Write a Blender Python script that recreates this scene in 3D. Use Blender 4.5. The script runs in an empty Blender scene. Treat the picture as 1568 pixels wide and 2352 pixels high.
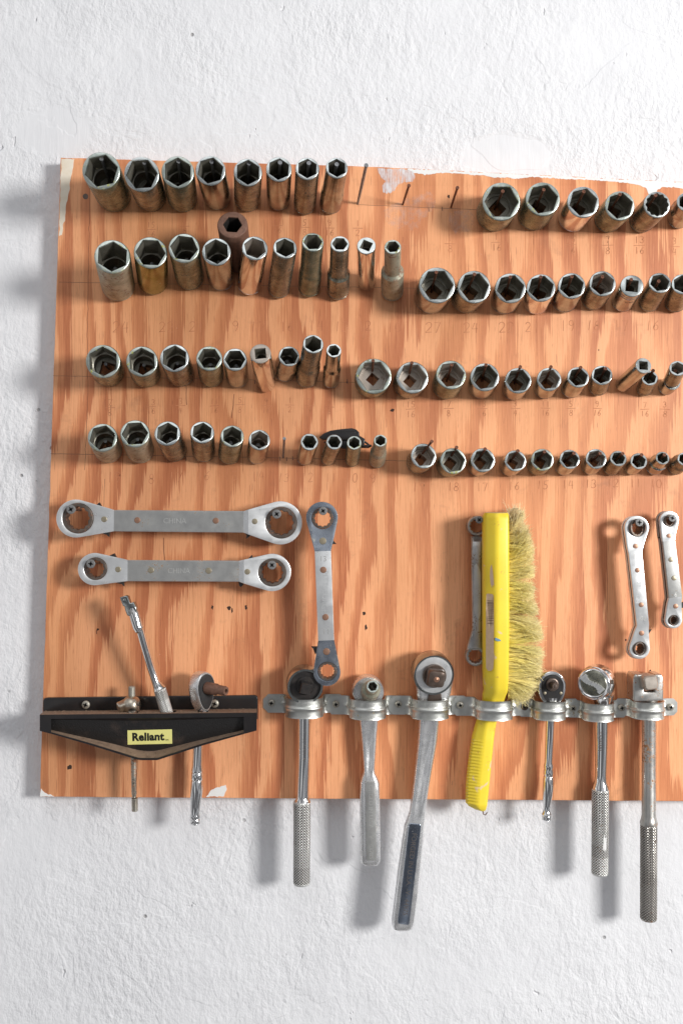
import bpy, bmesh, math, random
from mathutils import Vector, Matrix, noise
random.seed(7)
PI = math.pi
D = 950.0            # camera distance from the board face, mm
K = 0.4354           # mm per traced unit on the board face
S = 0.001            # mm -> m
WALL_H = -18.4       # wall face lies this far behind the board face
scene = bpy.context.scene
col = scene.collection

def sc_(h): return K * (D - h) / D
def W(x, y, h=0.0):
    """traced (x, y) at height h above the board -> world mm"""
    s = sc_(h)
    return Vector(((x - 784) * s, -h, (1176 - y) * s))

# ------------------------------------------------------------------ materials
def _n(nt, typ, **kw):
    n = nt.nodes.new(typ)
    for k, v in kw.items():
        if k in n.inputs.keys(): n.inputs[k].default_value = v
        else: setattr(n, k, v)
    return n
def new_mat(name):
    m = bpy.data.materials.new(name); m.use_nodes = True
    nt = m.node_tree; b = nt.nodes['Principled BSDF']
    return m, nt, b, nt.links.new
def ramp(nt, stops, interp='LINEAR'):
    r = nt.nodes.new('ShaderNodeValToRGB'); cr = r.color_ramp; cr.interpolation = interp
    while len(cr.elements) < len(stops): cr.elements.new(0.5)
    for e, (p, c) in zip(cr.elements, stops):
        e.position = p
        if not isinstance(c, (tuple, list)): c = (c, c, c)
        e.color = (*c[:3], 1)
    return r
def math_(nt, op, a, b=None, c=None, clamp=False):
    n = nt.nodes.new('ShaderNodeMath'); n.operation = op; n.use_clamp = clamp
    for i, v in enumerate((a, b, c)):
        if v is None: continue
        if isinstance(v, (int, float)): n.inputs[i].default_value = v
        else: nt.links.new(v, n.inputs[i])
    return n.outputs[0]
def mixc(nt, fac, a, b, mode='MIX'):
    n = nt.nodes.new('ShaderNodeMix'); n.data_type = 'RGBA'; n.blend_type = mode
    for sock, v in ((n.inputs[0], fac), (n.inputs[6], a), (n.inputs[7], b)):
        if isinstance(v, (int, float)): sock.default_value = v
        elif isinstance(v, tuple): sock.default_value = (*v[:3], 1)
        else: nt.links.new(v, sock)
    return n.outputs[2]
def coords(nt, scale=(1, 1, 1), rnd=True):
    tc = nt.nodes.new('ShaderNodeTexCoord')
    mp = nt.nodes.new('ShaderNodeMapping')
    mp.inputs['Scale'].default_value = scale
    if rnd:
        oi = nt.nodes.new('ShaderNodeObjectInfo')
        mu = nt.nodes.new('ShaderNodeVectorMath'); mu.operation = 'SCALE'
        cx = nt.nodes.new('ShaderNodeCombineXYZ')
        for i in range(3): nt.links.new(oi.outputs['Random'], cx.inputs[i])
        mu.inputs['Scale'].default_value = 3.7
        nt.links.new(cx.outputs[0], mu.inputs[0])
        ad = nt.nodes.new('ShaderNodeVectorMath'); ad.operation = 'ADD'
        nt.links.new(tc.outputs['Object'], ad.inputs[0]); nt.links.new(mu.outputs[0], ad.inputs[1])
        nt.links.new(ad.outputs[0], mp.inputs['Vector'])
    else:
        nt.links.new(tc.outputs['Object'], mp.inputs['Vector'])
    return mp.outputs[0]
def noise_(nt, vec, scale, detail=3, rough=0.55, dist=0.0):
    n = nt.nodes.new('ShaderNodeTexNoise')
    n.inputs['Scale'].default_value = scale; n.inputs['Detail'].default_value = detail
    n.inputs['Roughness'].default_value = rough; n.inputs['Distortion'].default_value = dist
    nt.links.new(vec, n.inputs['Vector'])
    return n.outputs['Fac']
def bump(nt, h, strength, dist=0.0005, normal=None):
    b = nt.nodes.new('ShaderNodeBump'); b.inputs['Strength'].default_value = strength
    b.inputs['Distance'].default_value = dist; nt.links.new(h, b.inputs['Height'])
    if normal is not None: nt.links.new(normal, b.inputs['Normal'])
    return b.outputs[0]

def metal(name, c1, c2, rough=(0.2, 0.35), spot=None, spot_amt=0.0, sscale=900, nscale=60, bmp=0.15, metallic=1.0, bscale=1500, spec=0.5):
    m, nt, b, L = new_mat(name)
    v = coords(nt)
    n1 = noise_(nt, v, nscale, 4, 0.6)
    r1 = ramp(nt, [(0.35, c1), (0.65, c2)]); L(n1, r1.inputs[0])
    c = r1.outputs[0]
    met = None
    if spot:
        n2 = noise_(nt, v, sscale, 3, 0.6); n3 = noise_(nt, v, nscale * 0.8 + 11, 2, 0.5)
        s = math_(nt, 'ADD', math_(nt, 'MULTIPLY', n2, 0.6), math_(nt, 'MULTIPLY', n3, 0.4))
        t = 0.70 - spot_amt * 0.3
        f = ramp(nt, [(t - 0.03, 0.0), (t + 0.03, 1.0)]); L(s, f.inputs[0])
        c = mixc(nt, f.outputs[0], c, spot)
        met = math_(nt, 'MULTIPLY', math_(nt, 'SUBTRACT', 1.0, math_(nt, 'MULTIPLY', f.outputs[0], 0.85)), metallic)
    L(c, b.inputs['Base Color'])
    if met is not None: L(met, b.inputs['Metallic'])
    else: b.inputs['Metallic'].default_value = metallic
    rr = ramp(nt, [(0.3, rough[0]), (0.7, rough[1])])
    L(noise_(nt, v, nscale * 2.3, 4, 0.65), rr.inputs[0])
    rg = rr.outputs[0]
    if spot: rg = math_(nt, 'ADD', rg, math_(nt, 'MULTIPLY', f.outputs[0], 0.3), clamp=True)
    L(rg, b.inputs['Roughness'])
    if bmp: L(bump(nt, noise_(nt, v, bscale, 4, 0.6), bmp, 0.0003), b.inputs['Normal'])
    return m
def plain(name, c, rough=0.5, metallic=0.0, c2=None, nscale=200, bmp=0.0, spec=0.5, bscale=1500):
    m, nt, b, L = new_mat(name)
    v = coords(nt)
    if c2 is None: c2 = tuple(x * 0.8 for x in c)
    r1 = ramp(nt, [(0.3, c), (0.7, c2)]); L(noise_(nt, v, nscale, 4, 0.6), r1.inputs[0])
    L(r1.outputs[0], b.inputs['Base Color'])
    b.inputs['Roughness'].default_value = rough; b.inputs['Metallic'].default_value = metallic
    b.inputs['Specular IOR Level'].default_value = spec
    if bmp: L(bump(nt, noise_(nt, v, bscale, 4, 0.6), bmp, 0.0003), b.inputs['Normal'])
    return m

M = {}
M['olive']   = metal('tarnished_olive_plating', (.15, .175, .125), (.30, .315, .235), (.20, .38), (.13, .11, .06), .34, 420, 90, .2, metallic=.7)
M['satin']   = metal('worn_satin_chrome', (.32, .345, .335), (.47, .49, .475), (.10, .26), (.14, .10, .06), .14, 900, 70, .12)
M['brown']   = metal('browned_steel', (.17, .17, .135), (.33, .325, .27), (.16, .36), (.10, .075, .045), .32, 500, 90, .25, metallic=.82)
M['gold']    = metal('yellowed_plating', (.22, .25, .08), (.36, .37, .20), (.12, .24), (.10, .15, .03), .2, 500, 60, .1)
M['pale']    = metal('pitted_pale_plating', (.30, .295, .22), (.46, .44, .34), (.36, .55), (.25, .15, .10), .42, 420, 120, .5, metallic=.6)
M['chrome']  = metal('polished_chrome', (.74, .74, .74), (.82, .82, .81), (.05, .13), (.2, .15, .1), .04, 900, 60, .04)
M['impact']  = plain('rusted_brown_impact_steel', (.125, .062, .042), .62, .25, (.21, .11, .075), 260, .6)
M['rim']     = metal('bright_rim', (.50, .54, .53), (.66, .69, .68), (.22, .36), (.30, .28, .16), .10, 500, 80, .06)
M['rimg']    = metal('greened_rim', (.40, .45, .41), (.58, .62, .58), (.26, .42), (.33, .34, .10), .36, 350, 90, .12)
M['inside']  = metal('dull_socket_bore', (.20, .19, .155), (.33, .315, .265), (.28, .42), (.14, .08, .04), .2, 500, 90, .15, metallic=.6)
M['insidel'] = metal('pale_socket_bore', (.36, .315, .27), (.47, .42, .37), (.32, .5), (.24, .14, .09), .2, 500, 90, .15, metallic=.5)
M['nail_r']  = plain('rusty_nail_steel', (.21, .08, .042), .6, .35, (.12, .05, .03), 500, .4)
M['nail_g']  = plain('grey_nail_steel', (.30, .31, .32), .42, .5, (.18, .18, .19), 300, .3)
M['galv']    = metal('galvanised_strap_steel', (.50, .51, .48), (.63, .63, .60), (.32, .48), (.30, .22, .10), .20, 420, 45, .25)
M['galv2']   = metal('stamped_lettering_edge', (.62, .62, .60), (.54, .54, .52), (.4, .5), bmp=0, metallic=.85)
M['plate']   = metal('brushed_wrench_plate', (.72, .73, .73), (.84, .85, .85), (.26, .40), (.40, .27, .18), .10, 900, 50, .12, metallic=.75)
M['plateb']  = metal('greyer_wrench_bar', (.44, .44, .43), (.54, .54, .52), (.36, .50), (.34, .19, .09), .22, 700, 50, .2, metallic=.85)  # greyer than the heads: light on their tilt is put into colour; rust real
M['plated']  = metal('reflection_tinted_wrench_head', (.33, .37, .43), (.47, .51, .57), (.22, .36), (.42, .40, .28), .26, 800, 50, .2)  # blue-grey of dark reflections painted into the head colour
M['core']    = plain('dark_wrench_core', (.06, .05, .045), .5, .6)
M['gear']    = metal('dark_ring_gear', (.10, .08, .07), (.18, .145, .12), (.35, .5), (.20, .09, .055), .36, 500, 90, .2, metallic=.6)
M['copper']  = plain('copper_rivet', (.46, .26, .18), .42, .8, (.38, .22, .15), 500)
M['brass']   = plain('brass_rivet', (.50, .44, .33), .40, .85, (.42, .36, .25), 500)
M['dark']    = plain('dark_steel', (.035, .034, .035), .34, .55, (.07, .06, .055), 150, .1)
M['darkbr']  = plain('dark_brown_steel', (.085, .062, .05), .33, .6, (.15, .11, .09), 150, .1)
M['screw']   = plain('grey_screw_head', (.26, .26, .26), .5, .5, (.19, .185, .18), 400, .1)
M['screwz']  = plain('zinc_screw_head', (.42, .40, .35), .45, .6, (.32, .30, .25), 400, .1)
M['black']   = plain('black_recess', (.012, .011, .010), .7)
M['forged']  = metal('satin_forged_chrome', (.74, .74, .74), (.86, .86, .86), (.20, .34), (.44, .39, .33), .14, 900, 60, .3, metallic=.86)
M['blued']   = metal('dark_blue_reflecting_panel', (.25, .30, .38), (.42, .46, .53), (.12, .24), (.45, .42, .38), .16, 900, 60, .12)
M['knurl']   = metal('knurled_chrome', (.62, .62, .60), (.74, .74, .72), (.36, .48), (.36, .28, .22), .2, 300, 30, 0, metallic=.8)
M['knurld']  = metal('dark_knurled_steel', (.36, .34, .31), (.48, .46, .43), (.26, .4), (.18, .10, .06), .24, 300, 30, 0)
M['faceplate'] = plain('black_oxide_face', (.022, .022, .024), .6, 0, (.032, .030, .029), 150, .1, .2)
M['greyforge'] = metal('grey_forged_steel', (.34, .33, .32), (.50, .49, .475), (.3, .45), (.20, .12, .07), .34, 480, 60, .45)
M['groove']  = plain('dark_knurl_groove', (.11, .10, .09), .7, .2)  # darker colour for the low faces of the knurling
M['rusty']   = metal('rusty_gilt_steel', (.46, .40, .32), (.60, .56, .48), (.25, .4), (.30, .13, .06), .36, 350, 70, .25)
M['speck']   = metal('rust_specked_zinc', (.52, .51, .48), (.64, .63, .60), (.3, .42), (.32, .15, .06), .38, 480, 40, .2)
M['bplast']  = plain('black_plastic', (.012, .011, .012), .28, 0, (.022, .019, .018), 60, .05)
M['lettering_dark'] = plain('dark_stamped_lettering', (.16, .14, .13), .5, .6)
M['ink']     = plain('black_ink', (.012, .012, .010), .5)
M['hole']    = plain('dark_nail_hole', (.045, .025, .018), .9)

def mat_pebble():
    m, nt, b, L = new_mat('pebbled_black_plastic')
    v = coords(nt)
    d = noise_(nt, v, 28, 4, .6)
    r = ramp(nt, [(.55, (.014, .013, .013)), (.74, (.06, .042, .034))]); L(d, r.inputs[0])
    L(r.outputs[0], b.inputs['Base Color']); b.inputs['Roughness'].default_value = .38
    L(bump(nt, noise_(nt, v, 700, 2, .5), .8, .0006), b.inputs['Normal'])
    return m
M['pebble'] = mat_pebble()
def mat_dusty():
    m, nt, b, L = new_mat('sawdust_covered_plastic')
    v = coords(nt)
    n = noise_(nt, v, 160, 5, .7)
    r = ramp(nt, [(.26, (.05, .035, .03)), (.38, (.20, .13, .085)), (.7, (.30, .205, .14))]); L(n, r.inputs[0])
    L(r.outputs[0], b.inputs['Base Color']); b.inputs['Roughness'].default_value = .9
    L(bump(nt, noise_(nt, v, 900, 4, .6), .8, .0006), b.inputs['Normal'])
    return m
M['dusty'] = mat_dusty()
def mat_yellow():
    m, nt, b, L = new_mat('worn_yellow_plastic')
    v = coords(nt)
    r = ramp(nt, [(.35, (.88, .68, .045)), (.7, (.84, .62, .035))]); L(noise_(nt, v, 25, 3, .5), r.inputs[0])
    c = r.outputs[0]
    s = ramp(nt, [(.60, 0.), (.68, 1.)]); L(noise_(nt, v, 110, 6, .75), s.inputs[0])
    c = mixc(nt, math_(nt, 'MULTIPLY', s.outputs[0], .7), c, (.50, .24, .07))
    s2 = ramp(nt, [(.64, 0.), (.68, 1.)]); L(noise_(nt, v, 75, 4, .6, .5), s2.inputs[0])
    c = mixc(nt, math_(nt, 'MULTIPLY', s2.outputs[0], .7), c, (.75, .55, .42))
    # dust lying on the top end
    tc = nt.nodes.new('ShaderNodeNewGeometry'); sx = nt.nodes.new('ShaderNodeSeparateXYZ'); L(tc.outputs['Normal'], sx.inputs[0])
    dn = ramp(nt, [(.55, 0.), (.85, 1.)]); L(sx.outputs[2], dn.inputs[0])
    c = mixc(nt, dn.outputs[0], c, (.50, .36, .20))
    L(c, b.inputs['Base Color']); b.inputs['Roughness'].default_value = .42
    L(bump(nt, noise_(nt, v, 400, 3, .6), .12, .0004), b.inputs['Normal'])
    b.inputs['Subsurface Weight'].default_value = .0
    return m
M['yellow'] = mat_yellow()
def mat_bristle():
    m, nt, b, L = new_mat('yellow_fibre_bristle')
    a = nt.nodes.new('ShaderNodeVertexColor'); a.layer_name = 'fibre'
    L(a.outputs[0], b.inputs['Base Color']); b.inputs['Roughness'].default_value = .5
    return m
M['bristle'] = mat_bristle()
M['label'] = plain('yellow_paper_label', (.82, .78, .28), .45, 0, (.78, .74, .26), 40)
M['sticker'] = plain('faded_paper_sticker', (.56, .40, .27), .8, 0, (.48, .35, .22), 300, .3)
M['bars'] = plain('faded_barcode_ink', (.20, .12, .08), .8)
M['bluepaint'] = plain('blue_paint_dash', (.16, .30, .42), .6)
M['pencil'] = plain('reddish_pencil', (.44, .145, .065), .8, 0, (.64, .27, .13), 90)
M['pencilg'] = plain('grey_pencil', (.24, .12, .075), .8)
M['crack'] = plain('dark_wood_crack', (.12, .045, .025), .9)
M['cream'] = plain('old_cream_paint', (.80, .73, .62), .6, 0, (.72, .62, .48), 120, .3)
M['white'] = plain('white_paint', (.80, .80, .79), .6, 0, (.76, .75, .72), 90, .3)
def mat_smear():
    m, nt, b, L = new_mat('brushed_thin_white_paint')
    v = coords(nt, (1, 1, .08), rnd=False)
    n = noise_(nt, v, 700, 3, .6)
    v2 = coords(nt, (1, 1, 1), rnd=False)
    n2 = noise_(nt, v2, 60, 3, .6)
    s = math_(nt, 'ADD', math_(nt, 'MULTIPLY', n, .5), math_(nt, 'MULTIPLY', n2, .5))
    r = ramp(nt, [(.38, .05), (.60, .85)]); L(s, r.inputs[0])
    b.inputs['Base Color'].default_value = (.78, .78, .80, 1); b.inputs['Roughness'].default_value = .7
    L(r.outputs[0], b.inputs['Alpha'])
    return m
M['smear'] = mat_smear()
def mat_stain():
    m, nt, b, L = new_mat('faint_dried_stain')
    v2 = coords(nt, (1, 1, 1), rnd=False)
    r = ramp(nt, [(.42, .0), (.70, .30)]); L(noise_(nt, v2, 130, 4, .6), r.inputs[0])
    b.inputs['Base Color'].default_value = (.72, .62, .56, 1); b.inputs['Roughness'].default_value = .8
    L(r.outputs[0], b.inputs['Alpha'])
    return m
M['stain'] = mat_stain()

def mat_wood():
    m, nt, b, L = new_mat('plywood_veneer')
    tc = nt.nodes.new('ShaderNodeTexCoord'); sp = nt.nodes.new('ShaderNodeSeparateXYZ'); L(tc.outputs['Object'], sp.inputs[0])
    X = math_(nt, 'MULTIPLY', sp.outputs[0], 1000.0); Z = math_(nt, 'MULTIPLY', sp.outputs[2], 1000.0)
    def nz(dx, dz, off, detail=2, rough=.5):
        c = nt.nodes.new('ShaderNodeCombineXYZ')
        L(math_(nt, 'DIVIDE', X, dx), c.inputs[0]); L(math_(nt, 'DIVIDE', Z, dz), c.inputs[1]); c.inputs[2].default_value = off
        return noise_(nt, c.outputs[0], 1.0, detail, rough)
    a = math_(nt, 'MULTIPLY', nz(200, 520, 3.3, 1), 6.5)
    b1 = math_(nt, 'MULTIPLY', nz(55, 200, 9.1, 2), 2.3)
    # slowly leaning grain: the figure drifts sideways with height
    lean = math_(nt, 'DIVIDE', math_(nt, 'ADD', X, math_(nt, 'MULTIPLY', Z, -.05)), 29.0)
    fib = math_(nt, 'MULTIPLY', math_(nt, 'SUBTRACT', nz(1.7, 60, 1.7, 3, .6), .5), .75)
    ph = math_(nt, 'ADD', math_(nt, 'ADD', a, b1), math_(nt, 'ADD', lean, fib))
    fr = math_(nt, 'FRACT', ph)
    light = (.88, .42, .212); mid = (.76, .320, .150); dark = (.56, .200, .090)
    rp = ramp(nt, [(0., light), (.40, light), (.47, mid), (.74, dark), (.93, dark), (1., light)]); L(fr, rp.inputs[0])
    fade = ramp(nt, [(.42, .0), (.70, .50)]); L(nz(120, 260, 12.5, 2), fade.inputs[0])
    c = mixc(nt, fade.outputs[0], rp.outputs[0], (.82, .372, .165))
    # broad tone variation of the veneer
    t = ramp(nt, [(.3, (.80, .77, .74)), (.68, (1.06, 1.05, 1.04))]); L(nz(90, 400, 5.5, 2), t.inputs[0])
    c = mixc(nt, 1.0, c, t.outputs[0], 'MULTIPLY')
    # fine fibre streaks
    f1 = ramp(nt, [(.30, (.74, .67, .60)), (.50, (1, 1, 1)), (.75, (1.06, 1.07, 1.08))]); L(nz(.8, 34, 7.7, 4, .75), f1.inputs[0])
    c = mixc(nt, .85, c, f1.outputs[0], 'MULTIPLY')
    f2 = ramp(nt, [(.665, 0.), (.71, 1.)]); L(nz(1.1, 22, 2.2, 2, .6), f2.inputs[0])
    c = mixc(nt, math_(nt, 'MULTIPLY', f2.outputs[0], .5), c, (.30, .10, .05))
    gm = ramp(nt, [(.60, 0.), (.78, 1.)]); L(noise_(nt, tc.outputs['Object'], 24, 5, .7, .4), gm.inputs[0])
    c = mixc(nt, math_(nt, 'MULTIPLY', gm.outputs[0], .45), c, (.30, .13, .07))
    sp_ = ramp(nt, [(.765, 0.), (.785, 1.)]); L(noise_(nt, tc.outputs['Object'], 230, 2, .6), sp_.inputs[0])
    c = mixc(nt, math_(nt, 'MULTIPLY', sp_.outputs[0], .6), c, (.78, .70, .62))
    L(c, b.inputs['Base Color'])
    b.inputs['Roughness'].default_value = .55; b.inputs['Specular IOR Level'].default_value = .35
    hb = math_(nt, 'ADD', nz(.7, 30, 4.4, 3, .7), math_(nt, 'MULTIPLY', fr, -.4))
    L(bump(nt, hb, .45, .0004), b.inputs['Normal'])
    return m
M['wood'] = mat_wood()

def mat_wall():
    m, nt, b, L = new_mat('white_painted_plaster')
    tc = nt.nodes.new('ShaderNodeTexCoord'); sp = nt.nodes.new('ShaderNodeSeparateXYZ'); L(tc.outputs['Object'], sp.inputs[0])
    X, Z = sp.outputs[0], sp.outputs[2]
    v = tc.outputs['Object']
    mp = nt.nodes.new('ShaderNodeMapping'); mp.inputs['Rotation'].default_value = (0, math.radians(-18), 0); mp.inputs['Scale'].default_value = (1.0, 1, .62); L(v, mp.inputs[0])
    big = noise_(nt, v, 7, 3, .5)
    med = noise_(nt, mp.outputs[0], 105, 2, .5)
    fine = noise_(nt, mp.outputs[0], 300, 4, .62)
    lump = ramp(nt, [(.34, 0.), (.66, 1.)]); L(med, lump.inputs[0])
    pn = nt.nodes.new('ShaderNodeTexVoronoi'); pn.inputs['Scale'].default_value = 34; L(v, pn.inputs['Vector'])
    pit = ramp(nt, [(0., 1.), (.045, 1.), (.08, 0.)]); L(pn.outputs['Distance'], pit.inputs[0])
    pm = ramp(nt, [(.55, 0.), (.60, 1.)]); L(noise_(nt, v, 8.3, 2, .5), pm.inputs[0])
    pits = math_(nt, 'MULTIPLY', pit.outputs[0], pm.outputs[0])
    # smooth trowelled patches: centre x, z, radius x, z (m)
    mask = None
    for (cx, cz, rx, rz) in ((-.292, .388, .040, .026), (.170, .362, .052, .024)):
        dx = math_(nt, 'DIVIDE', math_(nt, 'SUBTRACT', X, cx), rx); dz = math_(nt, 'DIVIDE', math_(nt, 'SUBTRACT', Z, cz), rz)
        d = math_(nt, 'ADD', math_(nt, 'MULTIPLY', dx, dx), math_(nt, 'MULTIPLY', dz, dz))
        d = math_(nt, 'ADD', d, math_(nt, 'MULTIPLY', math_(nt, 'SUBTRACT', noise_(nt, v, 30, 3, .6), .5), 1.5))
        k = nt.nodes.new('ShaderNodeMapRange'); L(d, k.inputs[0]); k.inputs[1].default_value = .75; k.inputs[2].default_value = 1.1; k.inputs[3].default_value = 1.; k.inputs[4].default_value = 0.
        mask = k.outputs[0] if mask is None else math_(nt, 'MAXIMUM', mask, k.outputs[0])
    mp2 = nt.nodes.new('ShaderNodeMapping'); mp2.inputs['Rotation'].default_value = (0, math.radians(24), 0); mp2.inputs['Scale'].default_value = (.6, 1, .07); L(v, mp2.inputs[0])
    brush = noise_(nt, mp2.outputs[0], 260, 3, .6)
    rough = math_(nt, 'ADD', math_(nt, 'MULTIPLY', lump.outputs[0], .45), math_(nt, 'MULTIPLY', fine, 1.35))
    vary = ramp(nt, [(.35, .35), (.65, 1.35)]); L(big, vary.inputs[0])
    rough = math_(nt, 'MULTIPLY', rough, vary.outputs[0])
    h = nt.nodes.new('ShaderNodeMix'); L(mask, h.inputs[0]); L(rough, h.inputs[2]); L(math_(nt, 'ADD', math_(nt, 'MULTIPLY', brush, .42), .35), h.inputs[3])
    wv = noise_(nt, v, 13, 3, .6, .8)
    tro = ramp(nt, [(.475, 0.), (.50, 1.)]); L(wv, tro.inputs[0])
    hh = math_(nt, 'SUBTRACT', h.outputs[0], math_(nt, 'MULTIPLY', pits, 1.6))
    hh = math_(nt, 'ADD', hh, math_(nt, 'MULTIPLY', tro.outputs[0], math_(nt, 'MULTIPLY', noise_(nt, v, 6, 1, .5), .5)))
    gouge = ramp(nt, [(.70, 0.), (.735, 1.)]); L(noise_(nt, mp.outputs[0], 48, 3, .7), gouge.inputs[0])
    hh = math_(nt, 'SUBTRACT', hh, math_(nt, 'MULTIPLY', gouge.outputs[0], 1.2))
    hh = math_(nt, 'ADD', hh, math_(nt, 'MULTIPLY', noise_(nt, v, 22, 2, .5), 1.6))
    L(bump(nt, hh, .62, .0017), b.inputs['Normal'])
    c = ramp(nt, [(.3, (.725, .727, .745)), (.7, (.775, .777, .793))]); L(noise_(nt, v, 15, 4, .6), c.inputs[0])
    cc = mixc(nt, math_(nt, 'MULTIPLY', pits, .65), c.outputs[0], (.25, .24, .23))
    L(cc, b.inputs['Base Color']); b.inputs['Roughness'].default_value = .62; b.inputs['Specular IOR Level'].default_value = .3
    return m
M['wall'] = mat_wall()

# ------------------------------------------------------------------ mesh helpers (all in world mm)
def BM(): return bmesh.new()
def loft(bm, loops, mi=0, cap0=True, cap1=True, mis=None):
    rows = [[bm.verts.new(p) for p in lp] for lp in loops]
    n = len(rows[0])
    for i in range(len(rows) - 1):
        k = mis[i] if mis else mi
        for j in range(n):
            f = bm.faces.new((rows[i][j], rows[i][(j + 1) % n], rows[i + 1][(j + 1) % n], rows[i + 1][j])); f.material_index = k
    if cap0: bm.faces.new(rows[0][::-1]).material_index = mis[0] if mis else mi
    if cap1: bm.faces.new(rows[-1]).material_index = mis[-1] if mis else mi
def frame(a):
    a = a.normalized()
    ref = Vector((1, 0, 0)) if abs(a.x) < .9 else Vector((0, 0, 1))
    u = (ref - a * ref.dot(a)).normalized()
    return a, u, a.cross(u)
def lathe(bm, p0, axis, prof, n=32, mi=0, mis=None, cap0=True, cap1=True, rot=0.0):
    """prof: (t along axis mm, radius mm or radial function)"""
    a, u, v = frame(axis)
    loops = []
    for t, r in prof:
        lp = []
        for j in range(n):
            th = 2 * PI * j / n
            rr = r(th) if callable(r) else r
            lp.append(p0 + a * t + (u * math.cos(th + rot) + v * math.sin(th + rot)) * rr)
        loops.append(lp)
    loft(bm, loops, mi, cap0, cap1, mis)
def rod(bm, pts, radii, n=20, mi=0):
    loops = []
    for i, p in enumerate(pts):
        a = (pts[min(i + 1, len(pts) - 1)] - pts[max(i - 1, 0)])
        a, u, v = frame(a)
        loops.append([p + (u * math.cos(2 * PI * j / n) + v * math.sin(2 * PI * j / n)) * radii[i] for j in range(n)])
    loft(bm, loops, mi)
def px_rod(bm, stations, hc, n=20, mi=0):
    """stations: (y, x_left, x_right[, h]) traced; round section"""
    pts, rr = [], []
    cs = [(s[1] + s[2]) / 2 for s in stations]; ys = [s[0] for s in stations]
    def cen(y):
        w = [math.exp(-((yy - y) / 26) ** 2) for yy in ys]; return sum(a * b for a, b in zip(w, cs)) / sum(w)
    for s in stations:
        h = s[3] if len(s) > 3 else hc
        pts.append(W(cen(s[0]), s[0], h)); rr.append((s[2] - s[1]) / 2 * sc_(h))
    rod(bm, pts, rr, n, mi)
def bar(bm, stations, n=36, p=3.0, mi=0, groove=None, mi_cap=None):
    """stations: (y, xl, xr, h centre, half depth mm[, groove depth]) with super-elliptic section"""
    loops = []
    for s in stations:
        y, xl, xr, hc, dep = s[:5]; g = s[5] if len(s) > 5 else 0
        c = W((xl + xr) / 2, y, hc); hw = (xr - xl) / 2 * sc_(hc)
        lp = []
        for j in range(n):
            th = 2 * PI * j / n; cx, sx = math.cos(th), math.sin(th)
            X = math.copysign(abs(cx) ** (2 / p), cx); Y = math.copysign(abs(sx) ** (2 / p), sx)
            hh = Y * dep
            if g and Y > 0: hh -= g * math.exp(-(X / .45) ** 2)
            lp.append(c + Vector((X * hw, -hh, 0)))
        loops.append(lp)
    loft(bm, loops, mi)
def hexf(r, k=6):      # r = circumscribed radius
    return lambda th: r * math.cos(PI / k) / math.cos(((th + PI / k) % (2 * PI / k)) - PI / k) if False else r * math.cos(PI / k) / math.cos((th % (2 * PI / k)) - PI / k)
def starf(r):
    def f(th):
        q = (th % (PI / 6)) / (PI / 6)
        return r * (1 - .12 * (1 - abs(2 * q - 1)))
    return f
def box(bm, c, sx, sy, sz, mi=0, rot=None):
    vs = []
    for dx in (-1, 1):
        for dy in (-1, 1):
            for dz in (-1, 1):
                p = Vector((dx * sx / 2, dy * sy / 2, dz * sz / 2))
                if rot is not None: p = rot @ p
                vs.append(bm.verts.new(c + p))
    for idx in ((0, 1, 3, 2), (4, 6, 7, 5), (0, 4, 5, 1), (2, 3, 7, 6), (0, 2, 6, 4), (1, 5, 7, 3)):
        bm.faces.new([vs[i] for i in idx]).material_index = mi
def from_curve(cu):
    o = bpy.data.objects.new('tmp', cu); col.objects.link(o)
    dg = bpy.context.evaluated_depsgraph_get(); dg.update()
    me = bpy.data.meshes.new_from_object(o.evaluated_get(dg))
    bpy.data.objects.remove(o); bpy.data.curves.remove(cu)
    return me
def slab(bm, outer, holes, h0, h1, bev=0.4, mi=0, hfun=None, cuts=(), shear=(0, 0), axis=None):
    """outer/holes traced points at the front height h1; real thickness h1-h0.
    hfun(point_xz) adds a height; cuts: list of (point xz, normal xz) lines where the plate may bend"""
    cu = bpy.data.curves.new('c', 'CURVE'); cu.dimensions = '2D'; cu.fill_mode = 'BOTH'
    T = h1 - h0; bev = min(bev, T * .45)
    cu.extrude = T / 2 - bev; cu.bevel_depth = bev; cu.bevel_resolution = 2
    for pts in [outer] + list(holes):
        sp = cu.splines.new('POLY'); sp.points.add(len(pts) - 1); sp.use_cyclic_u = True
        for q, p in zip(sp.points, pts):
            w = W(p[0], p[1], h1); q.co = (w.x, w.z, 0, 1)
    me = from_curve(cu)
    b2 = bmesh.new(); b2.from_mesh(me); bpy.data.meshes.remove(me)
    bmesh.ops.remove_doubles(b2, verts=b2.verts, dist=1e-4)
    for (p, nrm) in cuts:
        bmesh.ops.bisect_plane(b2, geom=b2.verts[:] + b2.edges[:] + b2.faces[:], dist=1e-4, plane_co=(p[0], p[1], 0), plane_no=(nrm[0], nrm[1], 0))
    for v in b2.verts:
        x, z, t = v.co
        h = t + (h0 + h1) / 2
        back = (h1 - h) / T
        if hfun: h += hfun(x, z)
        v.co = Vector((x + shear[0] * back * T, -h, z + shear[1] * back * T))
    b2.normal_update()
    merge(bm, b2, mi)
def merge(bm, b2, mi=None):
    mp = {}
    for v in b2.verts: mp[v] = bm.verts.new(v.co)
    for f in b2.faces:
        try:
            g = bm.faces.new([mp[v] for v in f.verts]); g.material_index = f.material_index if mi is None else mi
        except ValueError: pass
    b2.free()
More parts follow.
